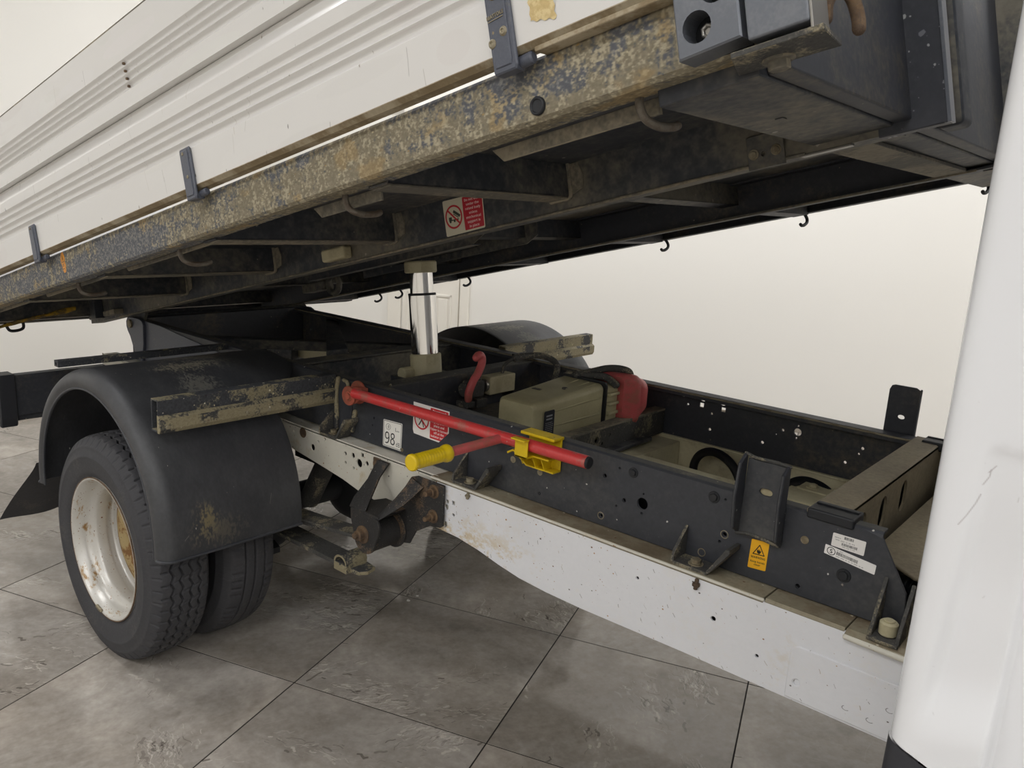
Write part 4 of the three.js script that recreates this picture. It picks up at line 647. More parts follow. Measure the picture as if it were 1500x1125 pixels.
// ---------------------------------------------------------------- the raised bed: parts in the bed's own axes (u forward, v up), turned about the rear pins
const BED = new THREE.Matrix4().makeRotationZ(0.2341).setPosition(-1.09, 0.82, 0);
function B(name, geo, m, label, keepUV) { const o = part(name, Array.isArray(geo) ? merge(geo) : geo, m, truck, label, keepUV); o.position.set(-1.09, 0.82, 0); o.rotation.z = 0.2341; return o; }
{
  const U0 = -0.36, U1 = 3.10, ZN = 1.0, ZF = -1.06;
  const sillP = (z, s) => [[z, 0.074], [z, 0.150], [z - s * 0.004, 0.155], [z - s * 0.06, 0.155], [z - s * 0.06, 0.150], [z - s * 0.005, 0.150], [z - s * 0.005, 0.074], [z - s * 0.05, 0.073], [z - s * 0.05, 0.068], [z - s * 0.006, 0.068]];
  const sill = B('side_sill', prism(sillP(ZN, 1), 'zy', U0, U1, [], 0.0008), M.sill, 'slate bed sill streaked with dried mud');
  { const p = sill.geometry.attributes.position, u = sill.geometry.attributes.uv; for (let i = 0; i < p.count; i++) u.setXY(i, (p.getX(i) - U0) / 3.46, (p.getY(i) - 0.066 + (p.getZ(i) - 0.93)) / 0.17); }
  S(sill, 'plug', [cyl([2.778, 0.089, ZN - 0.002], [2.778, 0.089, ZN + 0.0035], 0.0125, 32, 0.001), lathe([[0.0085, 0.0035], [0.0095, 0.0055], [0.0115, 0.006], [0.013, 0.004], [0.013, 0]], [2.778, 0.089, ZN], [2.778, 0.089, ZN + 1], 36)], M.blackPlain, 'round black plug');
  B('side_sill', prism(sillP(ZF, -1), 'zy', U0, U1, [], 0.0008), M.railFar, 'far bed sill');
  B('bed_floor', box(U0, 3.08, 0.136, 0.149, ZF + 0.012, ZN - 0.012, 0.002), M.under, 'dark underside of the bed floor');
  B('rear_beam', [box(U0, U0 + 0.06, 0.06, 0.136, ZF + 0.01, ZN - 0.05, 0.004)], M.under);
  B('tailgate', box(U0 - 0.03, U0 - 0.004, 0.16, 0.585, ZF - 0.02, ZN + 0.02, 0.004), M.sideWhite);
  // long beams
  const chanP = (z, s) => [[z, 0.034], [z, 0.136], [z - s * 0.055, 0.136], [z - s * 0.055, 0.131], [z - s * 0.005, 0.131], [z - s * 0.005, 0.039], [z - s * 0.055, 0.039], [z - s * 0.055, 0.034]];
  const nb = B('long_beam', prism(chanP(0.42, 1), 'zy', U0 + 0.06, 3.09, [], 0.0012), M.under, 'dark long beam under the bed');
  S(nb, 'beam_edge', tube([[0.0, 0.0345, 0.421], [1.5, 0.0345, 0.421], [2.93, 0.0345, 0.421]], 0.0035, 12, 8), M.underDust);
  S(nb, 'tab_plate', [prism([[2.825, 0.026], [2.825, 0.088], [2.897, 0.09], [2.897, 0.026]], 'xy', 0.421, 0.427, [[2.857, 0.052, 0.006]], 0.001)], M.under);
  for (const u of [2.838, 2.882]) S(nb, 'bolt', bolt([u, 0.054, 0.427], [0, 0, 1], 0.007, 0.005), M.zincDirty);
  S(nb, 'rubber_buffer', box(1.49, 1.60, 0.045, 0.082, 0.421, 0.455, 0.008), M.beige, 'tan rubber buffer');
  S(nb, 'scraped_edge', box(2.925, 3.015, 0.030, 0.0335, 0.405, 0.423, 0.001), M.steel);
  S(nb, 'pivot_lug', [prism([[-0.02, 0.036], [0.16, 0.036], [0.13, 0.0], [0.09, -0.012], [0.05, -0.012], [0.03, 0.01]], 'xy', 0.372, 0.384, [], 0.001)], M.under);
  S(nb, 'lamp_bracket', box(-0.22, -0.15, 0.045, 0.13, 0.42, 0.46, 0.004), M.under); S(nb, 'stop_block', box(-0.07, 0.04, 0.045, 0.066, 0.42, 0.46, 0.003), M.underDust);
  const fbm2 = B('long_beam', prism(chanP(-0.45, -1), 'zy', U0 + 0.06, 3.09, [], 0.0012), M.railFar);
  S(fbm2, 'beam_edge', tube([[0.0, 0.0345, -0.396], [1.5, 0.0345, -0.396], [3.05, 0.0345, -0.396]], 0.0035, 12, 8), M.underDust);
  // outriggers and inner cross members
  const us = [-0.2, 0.61, 1.2, 1.8, 2.4];
  us.forEach((u, i) => {
    const c = (z0, z1, v0 = 0.062) => [box(u - 0.005, u, v0, 0.136, z0, z1, 0.0015), box(u - 0.055, u, v0, v0 + 0.005, z0, z1, 0.0015), box(u - 0.055, u - 0.05, v0, v0 + 0.016, z0, z1, 0.001)];
    const o = B('outrigger', c(0.422, 0.962), M.under);
    S(o, 'weld_bead', [tube([[u + 0.001, 0.136, 0.423], [u + 0.003, 0.10, 0.424], [u + 0.001, 0.064, 0.425], [u - 0.02, 0.059, 0.425], [u - 0.055, 0.060, 0.424]], 0.0055, 30, 8)], M.underDust);
    S(o, 'gusset', prism([[u, 0.064], [u + 0.035, 0.075], [u + 0.04, 0.105], [u + 0.03, 0.134], [u, 0.134]], 'xy', 0.421, 0.424, [], 0.001), M.underDust);
    B('crossmember', c(-0.448, 0.366, 0.075), M.under); B('outrigger', c(ZF + 0.045, -0.452), M.railFar);
    if (i > 1 || i === 1) { const d = B('outrigger_flange', box(u - 0.053, u - 0.002, 0.059, 0.0625, 0.43, 0.955, 0.001), M.underDust); d.userData.label = 'dusty lower flange'; }
  });
  // strips hung between the outriggers inside the sill
  for (const [a, b] of [[2.13, 2.34], [2.62, 2.93]]) B('rope_strip', prism([[a, 0.070], [a + 0.022, 0.048], [b, 0.046], [b, 0.070]], 'xy', 0.924, 0.929, [], 0.001), M.underDust, 'dusty strip behind the sill');
  for (const [a, b] of [[0.2, 0.55], [0.66, 1.14], [1.26, 1.74]]) B('rope_strip', prism([[a, 0.074], [a + 0.01, 0.064], [b, 0.064], [b, 0.074]], 'xy', 0.924, 0.929, [], 0.001), M.underDust);
  // rope hooks
  const hookN = (u, s = 1) => tube([[u, 0.074, 0.955], [u, 0.056, 0.957], [u + 0.003, 0.040, 0.950], [u + 0.010, 0.031, 0.930], [u + 0.016, 0.031, 0.905], [u + 0.018, 0.034, 0.893]], 0.0062, 40, 10);
  for (const u of [1.0, 1.62, 2.27, 2.915]) B('rope_hook', hookN(u), M.hookSteel, 'bent steel rope hook');
  for (const u of [-0.02, 0.156, 0.676, 1.809, 2.383, 2.96]) B('rope_hook', tube([[u, 0.070, -1.02], [u + 0.004, 0.05, -1.03], [u + 0.004, 0.036, -1.025], [u, 0.027, -1.008], [u - 0.004, 0.026, -0.995], [u - 0.005, 0.03, -0.988]], 0.0058, 40, 10), M.blackPlain, 'far rope hook');
  B('rope_hook', tube([[3.168, 0.085, 0.965], [3.170, 0.102, 0.962], [3.176, 0.116, 0.950], [3.182, 0.119, 0.935], [3.187, 0.108, 0.925], [3.190, 0.088, 0.922], [3.191, 0.074, 0.926]], 0.0078, 50, 12), M.rust, 'rusty brown hook at the front corner');
  // ram bracket under the floor
  B('ram_bracket', [prism([[0.95, 0.053], [0.95, 0.136], [1.85, 0.136], [1.85, 0.075], [1.80, 0.053]], 'xy', 0.115, 0.121, [], 0.001), prism([[0.95, 0.053], [0.95, 0.136], [1.85, 0.136], [1.85, 0.075], [1.80, 0.053]], 'xy', -0.141, -0.135, [], 0.001), box(1.30, 1.58, 0.078, 0.09, -0.14, 0.12, 0.002), box(0.95, 1.80, 0.05, 0.054, 0.085, 0.125, 0.001)], M.under);
  B('pivot_tube', [cyl([0.06, 0.012, -0.46], [0.06, 0.012, 0.37], 0.024, 24, 0.002)], M.under);
  B('pipe_clamp', [(() => { const g = new THREE.TorusGeometry(0.036, 0.012, 8, 24); g.translate(0.80, 0.05, -0.10); return strip(g); })(), box(0.62, 0.76, 0.035, 0.07, -0.13, -0.07, 0.004)], M.under);
  // drop sides: extruded boards with four ribs
  const ribs = (v0, n, pitch, h) => { const p = []; for (let k = 0; k < n; k++) for (let j = 0; j <= 10; j++) { const t = j / 10; p.push([h * Math.pow(Math.sin(PI * t), 1.3), v0 + (k + t) * pitch]); } return p; };
  const board = (z, s, v0, r0, pitch, v1, lip) => {
    const front = lip ? [[z - s * 0.008, v0], [z, v0 + 0.006]] : [[z, v0 + 0.001]];
    for (const [d, v] of ribs(r0, 4, pitch, 0.0075)) front.push([z - s * d, v]);
    if (lip) front.push([z, v1 - 0.042], [z - s * 0.002, v1 - 0.037], [z - s * 0.017, v1 - 0.010], [z - s * 0.018, v1]); else front.push([z, v1 - 0.003], [z - s * 0.003, v1]);
    return [...front, [z - s * 0.030, v1], [z - s * 0.030, v0]];
  };
  const panelUV = (g) => boxUV(g, 2.0, 0.1, 0.1);
  for (const [z, s] of [[1.03, 1], [-1.09, -1]]) {
    const lo = board(z, s, 0.1595, 0.243, 0.0205, 0.3925, true), up = board(z + s * 0.001, s, 0.3932, 0.431, 0.0180, 0.586, false);
    const a = B('side_board', prism(s > 0 ? lo : lo, 'zy', -0.33, 3.012, [], 0), M.sideWhite, s > 0 ? 'lower white ribbed side board' : undefined), b = B('side_board', prism(up, 'zy', -0.33, 3.012, [], 0), M.sideWhite, s > 0 ? 'upper white ribbed side board' : undefined);
    a.geometry = panelUV(a.geometry); b.geometry = panelUV(b.geometry);
    if (s > 0) {
      S(a, 'dirt_packed_joint', box(2.80, 3.015, 0.153, 0.1605, z - 0.045, z - 0.006, 0.002), M.hem, 'joint packed with dried dirt'); S(a, 'bottom_hem', prism([[z - 0.030, 0.1582], [z - 0.0085, 0.1582], [z + 0.0006, 0.1652], [z + 0.0004, 0.1666], [z - 0.010, 0.1605], [z - 0.030, 0.1605]], 'zy', -0.33, 3.012, [], 0), M.hem, 'dirt-brown lower edge'); S(b, 'top_edge', box(-0.33, 3.012, 0.5855, 0.589, z - 0.029, z - 0.001, 0.001), M.underDust, 'dirty top edge');
      const screws = []; for (let k = 0; k < 4; k++) screws.push(cyl([1.636 - 0.003 * k, 0.440 + 0.018 * k, z - 0.0045], [1.636 - 0.003 * k, 0.440 + 0.018 * k, z + 0.0015], 0.0032, 10)); S(b, 'rivet', screws, M.rust);
      // masking tape, wrinkled
      S(a, 'masking_tape', (() => { const g = grid(14, 16, (u, v) => [2.805 + 0.042 * u + 0.0015 * Math.sin(v * 23), 0.191 - 0.010 * u + 0.05 * v + 0.0014 * Math.sin(u * 19), z + 0.0012 + 0.0011 * Math.sin(u * 17 + v * 9) * Math.sin(v * 21)]); return strip(g); })(), M.mask, 'strip of wrinkled masking tape');
      // hinges
      [[2.752, 0.022, 0.30], [1.853, 0.021, 0.247], [0.935, 0.021, 0.246]].forEach(([u, hw, v1], i) => {
        const lean = 0.004, pts = [[u - hw + lean, 0.142], [u - hw + 0.002 + lean, 0.137], [u + hw - 0.003 + lean, 0.137], [u + hw + lean, 0.143], [u + hw, v1 - 0.004], [u + hw - 0.003, v1], [u - hw + 0.003, v1], [u - hw, v1 - 0.004]];
        const h = S(a, 'hinge', [prism(pts, 'xy', z, z + 0.007, [], 0.0022), prism(pts.map(([x, y]) => [u + (x - u) * 0.72, y < 0.16 ? y + 0.008 : y - 0.006]), 'xy', z + 0.006, z + 0.009, [], 0.0015), cyl([u + hw - 0.012, 0.147, z - 0.010], [u + hw + 0.022, 0.149, z - 0.010], i ? 0.0075 : 0.0088, 20, 0.003), box(u - hw + 0.004, u + hw, 0.137, 0.150, z - 0.016, z + 0.004, 0.003)], M.hinge, i === 0 ? 'slate-blue strap hinge with three rivets' : 'worn grey strap hinge');
        h.name = numbered('hinge_strap');
      });
      for (const [u, v] of [[2.740, 0.180], [2.762, 0.191], [2.750, 0.243]]) S(a, 'hinge_rivet', [cyl([u, v, z + 0.007], [u, v, z + 0.0105], 0.0068, 20, 0.001), lathe([[0.0022, 0.0], [0.0028, 0.0015], [0.0045, 0.0018], [0.006, 0]], [u, v, z + 0.0105], [u, v, z + 1], 18)], M.zincDirty, 'round dirty rivet');
      for (const [u, v] of [[1.850, 0.235], [1.858, 0.185], [0.934, 0.236]]) S(a, 'hinge_rivet', cyl([u, v, z + 0.007], [u, v, z + 0.0105], 0.004, 12, 0.001), M.zincDirty);
    }
  }
  // front bolster, headboard and corner post
  B('front_bolster', [box(2.945, 3.085, 0.046, 0.136, -1.03, 0.962, 0.004), box(3.0, 3.012, 0.0445, 0.047, 0.70, 0.716, 0.0005)], M.under, 'broad dark front beam under the bed');
  B('front_crossmember', [box(2.955, 3.03, 0.036, 0.045, -0.40, 0.37, 0.002)], M.underDust);
  const hb = B('headboard', [box(3.085, 3.115, 0.05, 1.25, -1.06, 0.94, 0.004)], M.railFar, 'dark front board of the bed');
  S(hb, 'upright', [box(3.06, 3.172, 0.031, 1.25, 0.395, 0.422, 0.003)], M.chipped, 'dark upright plate with chipped paint');
  S(hb, 'upright_edge', [box(3.168, 3.174, 0.0315, 1.25, 0.393, 0.424, 0.001)], M.bracketGrey, 'pale front edge');
  S(hb, 'upright', box(3.112, 3.16, 0.05, 1.25, 0.18, 0.26, 0.012), M.under); S(hb, 'upright', box(3.06, 3.172, 0.031, 1.25, -0.45, -0.425, 0.003), M.under);
  const hole = (u, v) => [u, v, 0.0205];
  const cp = B('corner_post', prism([[3.020, 0.070], [3.020, 0.60], [3.100, 0.60], [3.100, 0.074]], 'xy', 0.995, 1.038, [hole(3.0475, 0.1015), hole(3.073, 0.139), hole(3.0475, 0.30)], 0.0022), M.bracketGrey, 'grey corner post foot with two deep holes');
  S(cp, 'socket_screw', [[3.0475, 0.1015], [3.073, 0.139]].map(([u, v]) => [cyl([u + 0.004, v - 0.002, 1.000], [u + 0.004, v - 0.002, 1.017], 0.0095, 20, 0.001), lathe([[0.0045, 0.0], [0.0055, 0.003], [0.009, 0.003], [0.0095, 0]], [u + 0.004, v - 0.002, 1.017], [u + 0.004, v - 0.002, 2], 6)]), M.steel, 'socket head screw');
  S(cp, 'hole_back', [box(3.022, 3.098, 0.072, 0.598, 0.955, 1.001, 0.002)], M.blackPlain);
  const c2 = S(cp, 'post', box(3.107, 3.176, 0.066, 0.9, 0.985, 1.040, 0.003), M.bracketGrey, 'square grey post'); S(c2.parent, 'post_side', box(3.1755, 3.179, 0.058, 0.9, 0.988, 1.037, 0.001), M.steel);
  S(cp, 'base_plate', [prism([[3.06, 0.965], [3.180, 0.955], [3.189, 1.036], [3.085, 1.038]], 'xz', 0.053, 0.060, [], 0.001)], M.dustPlate, 'dusty base plate');
  S(cp, 'base_bolt', [bolt([3.118, 0.052, 0.984], [0, -1, 0], 0.013, 0.012)], M.underDust);
}
// torn orange label on the sill and embossed lettering on the hinge are added with the stickers below

// ---------------------------------------------------------------- stickers and lettering
const font = await new FontLoader().loadAsync('fonts/droid/droid_sans_bold.typeface.json');
function sticker(parent, name, quad, w, h, draw, label, o = {}) {        // quad: four corners from the lower left, anticlockwise, drawn w x h
  const c = document.createElement('canvas'); c.width = w; c.height = h; draw(c.getContext('2d'), w, h);
  const t = new THREE.CanvasTexture(c); t.colorSpace = THREE.SRGBColorSpace; t.magFilter = THREE.LinearFilter; t.anisotropy = 8;
  const m = new THREE.MeshPhysicalMaterial({ map: t, roughness: 0.4 });
  const n = V(0, 0, 1), q = quad.map((p) => V(...p)), e1 = q[1].clone().sub(q[0]), e2 = q[3].clone().sub(q[0]); n.crossVectors(e1, e2).normalize();
  const pts = o.cut ?? [[0, 0], [1, 0], [1, 1], [0, 1]], at = (u, v, k) => q[0].clone().multiplyScalar((1 - u) * (1 - v)).addScaledVector(q[1], u * (1 - v)).addScaledVector(q[2], u * v).addScaledVector(q[3], (1 - u) * v).addScaledVector(n, k);
  const shape = new THREE.Shape(pts.map((p) => new THREE.Vector2(...p))), g = new THREE.ExtrudeGeometry(shape, { depth: 1, bevelEnabled: false }), p = g.attributes.position, uv = [];
  for (let i = 0; i < p.count; i++) { const u = p.getX(i), v = p.getY(i); uv.push(u, v); p.setXYZ(i, ...at(u, v, mix(0.0004, 0.0009, p.getZ(i))).toArray()); }
  g.setAttribute('uv', new THREE.Float32BufferAttribute(uv, 2)); g.computeVertexNormals();
  const s = finish(new THREE.Mesh(g, m)); s.name = numbered(name); s.userData.label = label; parent.add(s); return s;
}
const round = (r, ar = 1) => { const p = []; for (const [cx, cy, a] of [[1 - r, 1 - r * ar, 0], [r, 1 - r * ar, PI / 2], [r, r * ar, PI], [1 - r, r * ar, 1.5 * PI]]) for (let k = 0; k <= 4; k++) { const t = a + k / 4 * PI / 2; p.push([cx + r * Math.cos(t), cy + r * ar * Math.sin(t)]); } return p; };
const rail = truck.children.find((o) => o.name === 'subframe_rail'), sillMesh = truck.children.find((o) => o.name === 'side_sill'), beam = truck.children.find((o) => o.name === 'long_beam'), packMesh = truck.children.find((o) => o.name === 'power_pack'), boardMesh = truck.children.find((o) => o.name === 'side_board');
const ZR = 0.390;
function centred(g, lines, x, y, dy) { g.textAlign = 'center'; lines.forEach((l, i) => g.fillText(l, x, y + i * dy)); }
function ban(g, x, y, r) { g.strokeStyle = '#c32a34'; g.lineWidth = r * 0.17; g.beginPath(); g.arc(x, y, r, 0, 2 * PI); g.stroke(); g.beginPath(); g.moveTo(x - r * 0.7, y - r * 0.7); g.lineTo(x + r * 0.7, y + r * 0.7); g.stroke(); }
sticker(rail, 'noise_label', [[0.569, 0.684, ZR], [0.651, 0.684, ZR], [0.654, 0.769, ZR], [0.570, 0.766, ZR]], 300, 340, (g, w, h) => {
  g.fillStyle = '#f4f2ea'; g.fillRect(0, 0, w, h); g.strokeStyle = '#1c1c1c'; g.lineWidth = 5; g.strokeRect(12, 12, w - 24, h - 24);
  g.lineWidth = 4; g.beginPath(); g.arc(82, 80, 36, 0, 2 * PI); g.stroke(); for (let k = 0; k < 3; k++) { g.beginPath(); g.arc(72, 80, 8 + k * 8, -1.1, 1.1); g.stroke(); }
  g.fillStyle = '#1c1c1c'; g.font = '62px sans-serif'; g.fillText('L', 190, 116); g.font = '24px sans-serif'; g.fillText('WA', 222, 118);
  g.font = '206px sans-serif'; g.save(); g.scale(0.78, 1); g.fillText('98', 32, 296); g.restore(); g.font = '74px sans-serif'; g.save(); g.scale(0.72, 1); g.fillText('dB', 296, 302); g.restore();
}, 'white noise label reading 98 dB', { cut: round(0.04) });
sticker(rail, 'warning_label', [[0.699, 0.749, ZR], [0.844, 0.749, ZR], [0.844, 0.846, ZR], [0.699, 0.846, ZR]], 600, 400, (g, w, h) => {
  g.fillStyle = '#f2efe8'; g.fillRect(0, 0, w, h); g.fillStyle = '#cf2f36'; g.beginPath(); g.roundRect(292, 14, 294, 366, 12); g.fill();
  g.fillStyle = '#111'; g.beginPath(); g.arc(148, 110, 17, 0, 2 * PI); g.fill(); g.strokeStyle = '#111'; g.lineWidth = 26; g.beginPath(); g.moveTo(148, 136); g.lineTo(146, 200); g.stroke(); g.lineWidth = 15;
  for (const l of [[[146, 196], [118, 238], [98, 268]], [[148, 196], [172, 236], [182, 278]], [[146, 140], [112, 164], [106, 196]], [[150, 140], [182, 160], [190, 190]]]) { g.beginPath(); l.forEach((p, i) => g[i ? 'lineTo' : 'moveTo'](...p)); g.stroke(); }
  ban(g, 146, 186, 116); g.fillStyle = '#f6eeea'; g.font = 'bold 38px sans-serif'; centred(g, ['Do not work', 'below body', 'unless', 'prop is in', 'place and', 'tipper is turned', 'off at the', 'isolator switch'], 440, 58, 43);
}, 'red and white no entry label', { cut: [[0, 0.16], [0.03, 0.04], [0.72, 0], [0.74, 0], [1, 0.36], [1, 1], [0, 1]] });
sticker(rail, 'warning_label', [[1.735, 0.700, ZR], [1.774, 0.703, ZR], [1.775, 0.766, ZR], [1.737, 0.764, ZR]], 260, 420, (g, w, h) => {
  g.fillStyle = '#f2b418'; g.fillRect(0, 0, w, h); g.strokeStyle = '#16130c'; g.lineWidth = 13; g.lineJoin = 'round'; g.beginPath(); g.moveTo(128, 66); g.lineTo(212, 206); g.lineTo(48, 206); g.closePath(); g.stroke();
  g.fillStyle = '#16130c'; g.beginPath(); [[96, 128], [112, 150], [118, 122], [128, 150], [140, 126], [144, 156], [162, 136], [156, 176], [138, 196], [112, 190], [98, 164]].forEach((p, i) => g[i ? 'lineTo' : 'moveTo'](...p)); g.fill();
  g.font = 'bold 42px sans-serif'; g.save(); g.translate(w / 2, 268); g.scale(1.03, 1); centred(g, ['WARNING'], 0, 0, 0); g.restore(); g.font = 'bold 38px sans-serif'; centred(g, ['Keep hands', 'clear'], w / 2, 330, 42);
}, 'yellow label reading WARNING Keep hands clear', { cut: round(0.06, 0.6) });
function bars(g, x, y, w, h, seed) { const r = rngOf(seed); g.fillStyle = '#222'; let k = x; while (k < x + w) { const b = 1.5 + 4 * r(); g.fillRect(k, y, b, h); k += b + 1.5 + 4 * r(); } }
sticker(rail, 'serial_label', [[1.895, 0.802, ZR], [1.957, 0.800, ZR], [1.958, 0.829, ZR], [1.896, 0.829, ZR]], 420, 190, (g, w, h) => {
  g.fillStyle = '#eeebe6'; g.fillRect(0, 0, w, h); bars(g, 150, 16, 120, 36, 3); bars(g, 130, 108, 200, 36, 4); g.font = '22px monospace'; g.fillStyle = '#222'; g.fillText('000410', 28, 62); g.fillText('SHFW 2008 12 06 015', 40, 94); g.font = '17px monospace'; g.fillText('SHFW 2008 12 015', 140, 168);
}, 'white serial label with two barcodes', { cut: round(0.03, 2.2) });
sticker(rail, 'serial_label', [[1.884, 0.7825, ZR], [1.981, 0.7700, ZR], [1.982, 0.7895, ZR], [1.885, 0.8015, ZR]], 640, 130, (g, w, h) => {
  g.fillStyle = '#f2f0ec'; g.fillRect(0, 0, w, h); g.strokeStyle = '#161616'; g.lineWidth = 9; g.beginPath(); g.ellipse(84, 66, 50, 50, 0, 0, 2 * PI); g.stroke(); g.fillStyle = '#161616'; g.font = 'bold 78px sans-serif'; g.textAlign = 'center'; g.fillText('S', 84, 94);
  g.textAlign = 'left'; bars(g, 152, 40, 270, 44, 6); g.font = '20px monospace'; g.fillText('SY 8651', 150, 30); g.fillText('SHFW 2008 06 06 23 0902 10 40', 150, 112);
}, 'long white serial label with a circled S', { cut: round(0.02, 3) });
sticker(beam, 'warning_label', [[1.993, 0.039, 0.4215], [2.131, 0.041, 0.4215], [2.134, 0.128, 0.4215], [1.992, 0.131, 0.4215]], 600, 400, (g, w, h) => {
  g.fillStyle = '#d9d2bb'; g.fillRect(0, 0, w, h); g.fillStyle = '#c22c3a'; g.beginPath(); g.roundRect(300, 8, 288, 372, 12); g.fill();
  g.fillStyle = '#3c4238'; g.save(); g.translate(150, 196); g.rotate(0.62); g.fillRect(-34, -62, 118, 30); g.fillRect(-20, -26, 90, 10); g.restore(); g.save(); g.translate(140, 230); g.fillRect(-70, -34, 46, 34); g.fillRect(-70, -2, 150, 12); for (const x of [-50, 14, 58]) { g.beginPath(); g.arc(x, 16, 15, 0, 2 * PI); g.fill(); } g.restore();
  ban(g, 148, 200, 122); g.fillStyle = '#f2dcd6'; g.font = 'bold 40px sans-serif'; centred(g, ['Do not work', 'under the', 'raised body', 'unless', 'mechanical', 'support is', 'in place'], 444, 62, 50);
}, 'red and cream label forbidding work under the raised body', { cut: round(0.03, 1.5) });
sticker(sillMesh, 'hazard_label', [[1.012, 0.094, 1.0], [1.046, 0.094, 1.0], [1.046, 0.153, 1.0], [1.015, 0.153, 1.0]], 200, 380, (g, w, h) => {
  g.fillStyle = '#d98f22'; g.fillRect(0, 0, w, h); g.strokeStyle = '#3a2a16'; g.lineWidth = 12; g.beginPath(); g.moveTo(95, 60); g.lineTo(150, 180); g.lineTo(46, 180); g.closePath(); g.stroke(); g.fillStyle = '#3a2a16'; g.fillRect(90, 100, 14, 50); for (const y of [220, 246, 300]) g.fillRect(70, y, 70, 12); g.fillStyle = '#a86a20'; g.fillRect(60, 200, 90, 8);
}, 'torn orange hazard label', { cut: [[0.5, 0], [0.85, 0.02], [0.9, 0.2], [1, 0.34], [0.86, 0.5], [0.96, 0.72], [0.7, 1], [0.3, 0.96], [0.05, 0.7], [0.1, 0.5], [0.25, 0.4], [0.32, 0.12]] });
sticker(packMesh, 'tank_label', [[0.9838, 0.735, 0.145], [0.9868, 0.735, 0.100], [0.9868, 0.838, 0.100], [0.9838, 0.836, 0.145]], 160, 340, (g, w, h) => {
  g.fillStyle = '#2a2c34'; g.fillRect(0, 0, w, h); g.fillStyle = '#aeb0b4'; const r = rngOf(12); for (const y of [44, 76]) g.fillRect(34, y, 94, 16); for (let k = 0; k < 11; k++) { let x = 26; const y = 118 + k * 19; while (x < 126) { const l = 8 + 20 * r(); g.fillRect(x, y, l, 7); x += l + 6; } }
}, 'dark label with pale lines', { cut: round(0.12, 0.5) });
{
  const t = new TextGeometry('MATTOLI', { font, size: 0.0052, depth: 0.0012, curveSegments: 3, bevelEnabled: false }); t.computeBoundingBox(); const bb = t.boundingBox; t.translate(-(bb.min.x + bb.max.x) / 2, 0, 0); t.rotateZ(0.06); t.translate(2.751, 0.2135, 1.0392);
  S(boardMesh, 'embossed_lettering', [t, (() => { const g = box(-0.014, 0.014, -0.0006, 0.0006, 0, 0.001, 0.0003); g.rotateZ(0.06); g.translate(2.751, 0.2105, 1.0392); return g; })()], M.zincDirty, 'raised maker lettering');
}

// ---------------------------------------------------------------- strap, flakes on the floor, the door, the lamps
{
  const w = (u, v, z) => V(u, v, z).applyMatrix4(BED).toArray();
const pts = [w(-0.180, 0.104, 0.530), w(-0.178, 0.092, 0.596), w(-0.176, 0.080, 0.664), w(-0.175, 0.068, 0.73), w(-0.175, 0.057, 0.781), w(-0.175, 0.046, 0.83), w(-0.175, 0.040, 0.88)], c = new THREE.CatmullRomCurve3(pts.map(v3));
  const g = grid(30, 8, (u, v) => { const p = c.getPoint(u), a = v * 2 * PI, tw = 0.6 * Math.sin(u * 9); const x = 0.012 * Math.cos(a) * (0.75 + 0.25 * Math.sin(u * 14)), y = 0.007 * Math.sin(a), t2 = tw + 1.2; return [p.x + 0.016 + x * Math.cos(t2) - y * Math.sin(t2), p.y - 0.006 + x * Math.sin(t2) + y * Math.cos(t2), p.z]; });
  const s = thing('lashing_strap', 'dirty yellow webbing strap hanging below the rear end of the raised bed', 'strap');
  part('webbing', strip(g), M.strap, s, 'dirty yellow webbing'); part('buckle', tube([w(-0.175, 0.060, 0.735), w(-0.175, 0.026, 0.740), w(-0.175, 0.020, 0.785), w(-0.175, 0.048, 0.80)], 0.006, 30, 8), M.blackPlain, s, 'black buckle');
}
[[0.395, 0.104, 0.007, 'slightly larger white flake on the dark tile under the frame, nearest the tile joint'], [0.392, 0.058, 0.005, 'small white flake lying just beyond the other one under the frame']].forEach(([x, z, r, label]) => {
  const q = rngOf(Math.round(r * 1e4)), p = Array.from({ length: 8 }, (_, k) => [x + r * (0.7 + 0.5 * q()) * Math.cos(k / 8 * 2 * PI), z + r * (0.6 + 0.5 * q()) * Math.sin(k / 8 * 2 * PI)]);
  const o = part('paint_flake', prism(p, 'xz', 0.0, 0.003, [], 0.0006), M.flake, scene); o.userData = { label, category: 'flake' };
});
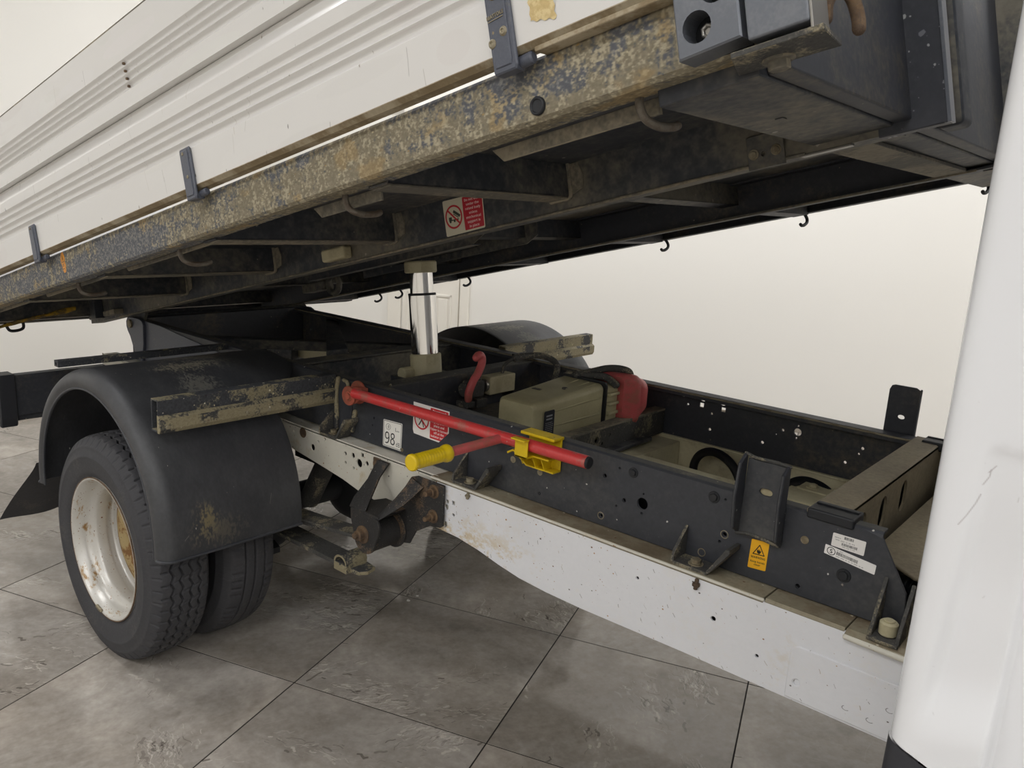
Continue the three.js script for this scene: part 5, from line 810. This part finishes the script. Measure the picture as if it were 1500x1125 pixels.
{
  const D = (name, p0, p1, y0, y1, d0, d1, m, parent, r = 0.002) => part(name, roomBox(p0, p1, QMIN + d0, QMIN + d1, y0, y1, r), m, parent);
  const f = D('door_1', -1.57, -1.075, 0.004, 2.0, 0.0, 0.014, M.doorPaint, scene); f.userData.kind = 'structure';
  D('door_frame', -1.70, -1.585, 0, 2.1, 0, 0.03, M.doorPaint, f, 0.006); D('door_frame', -1.06, -0.985, 0, 2.1, 0, 0.03, M.doorPaint, f, 0.006); D('door_frame', -1.70, -0.985, 2.02, 2.1, 0, 0.03, M.doorPaint, f, 0.006);
  for (const [p0, p1] of [[-1.53, -1.37], [-1.285, -1.135]]) for (const [y0, y1] of [[0.2, 0.69], [0.85, 1.45], [1.55, 1.9]]) { D('moulding', p0, p1, y1 - 0.02, y1, 0.012, 0.022, M.doorPaint, f, 0.004); D('moulding', p0, p1, y0, y0 + 0.02, 0.012, 0.022, M.doorPaint, f, 0.004); D('moulding', p0, p0 + 0.018, y0, y1, 0.012, 0.022, M.doorPaint, f, 0.004); D('moulding', p1 - 0.018, p1, y0, y1, 0.012, 0.022, M.doorPaint, f, 0.004); D('door_panel', p0 + 0.035, p1 - 0.035, y0 + 0.035, y1 - 0.035, 0.012, 0.02, M.doorPaint, f, 0.006); }
}
lampSpots.forEach(([p, q]) => {
  const t = thing('ceiling_light', 'square white panel light in the ceiling above the truck', 'light', 'panel lights in the ceiling'); t.position.copy(room(p, q, CEIL)); t.rotation.y = -ROOM;
  part('frame', [[-0.62, 0.62, -0.32, -0.30], [-0.62, 0.62, 0.30, 0.32], [-0.62, -0.60, -0.30, 0.30], [0.60, 0.62, -0.30, 0.30]].map(([a, b, c, d]) => box(a, b, -0.025, 0, c, d, 0.002)).reduce((a, b) => merge(a, b)), M.lampFrame, t);
  part('diffuser', box(-0.60, 0.60, -0.018, -0.010, -0.30, 0.30, 0.001), M.lampGlow, t);
  const l = new THREE.RectAreaLight(LAMP_COLOR, LAMP, 1.2, 0.6); l.position.set(0, -0.024, 0); l.lookAt(0, -10, 0); l.rotation.set(-PI / 2, 0, 0); l.castShadow = true; t.add(l);
});
for (const m of MATS) if (m.map) m.map.needsUpdate = true;
renderer.render(scene, camera);
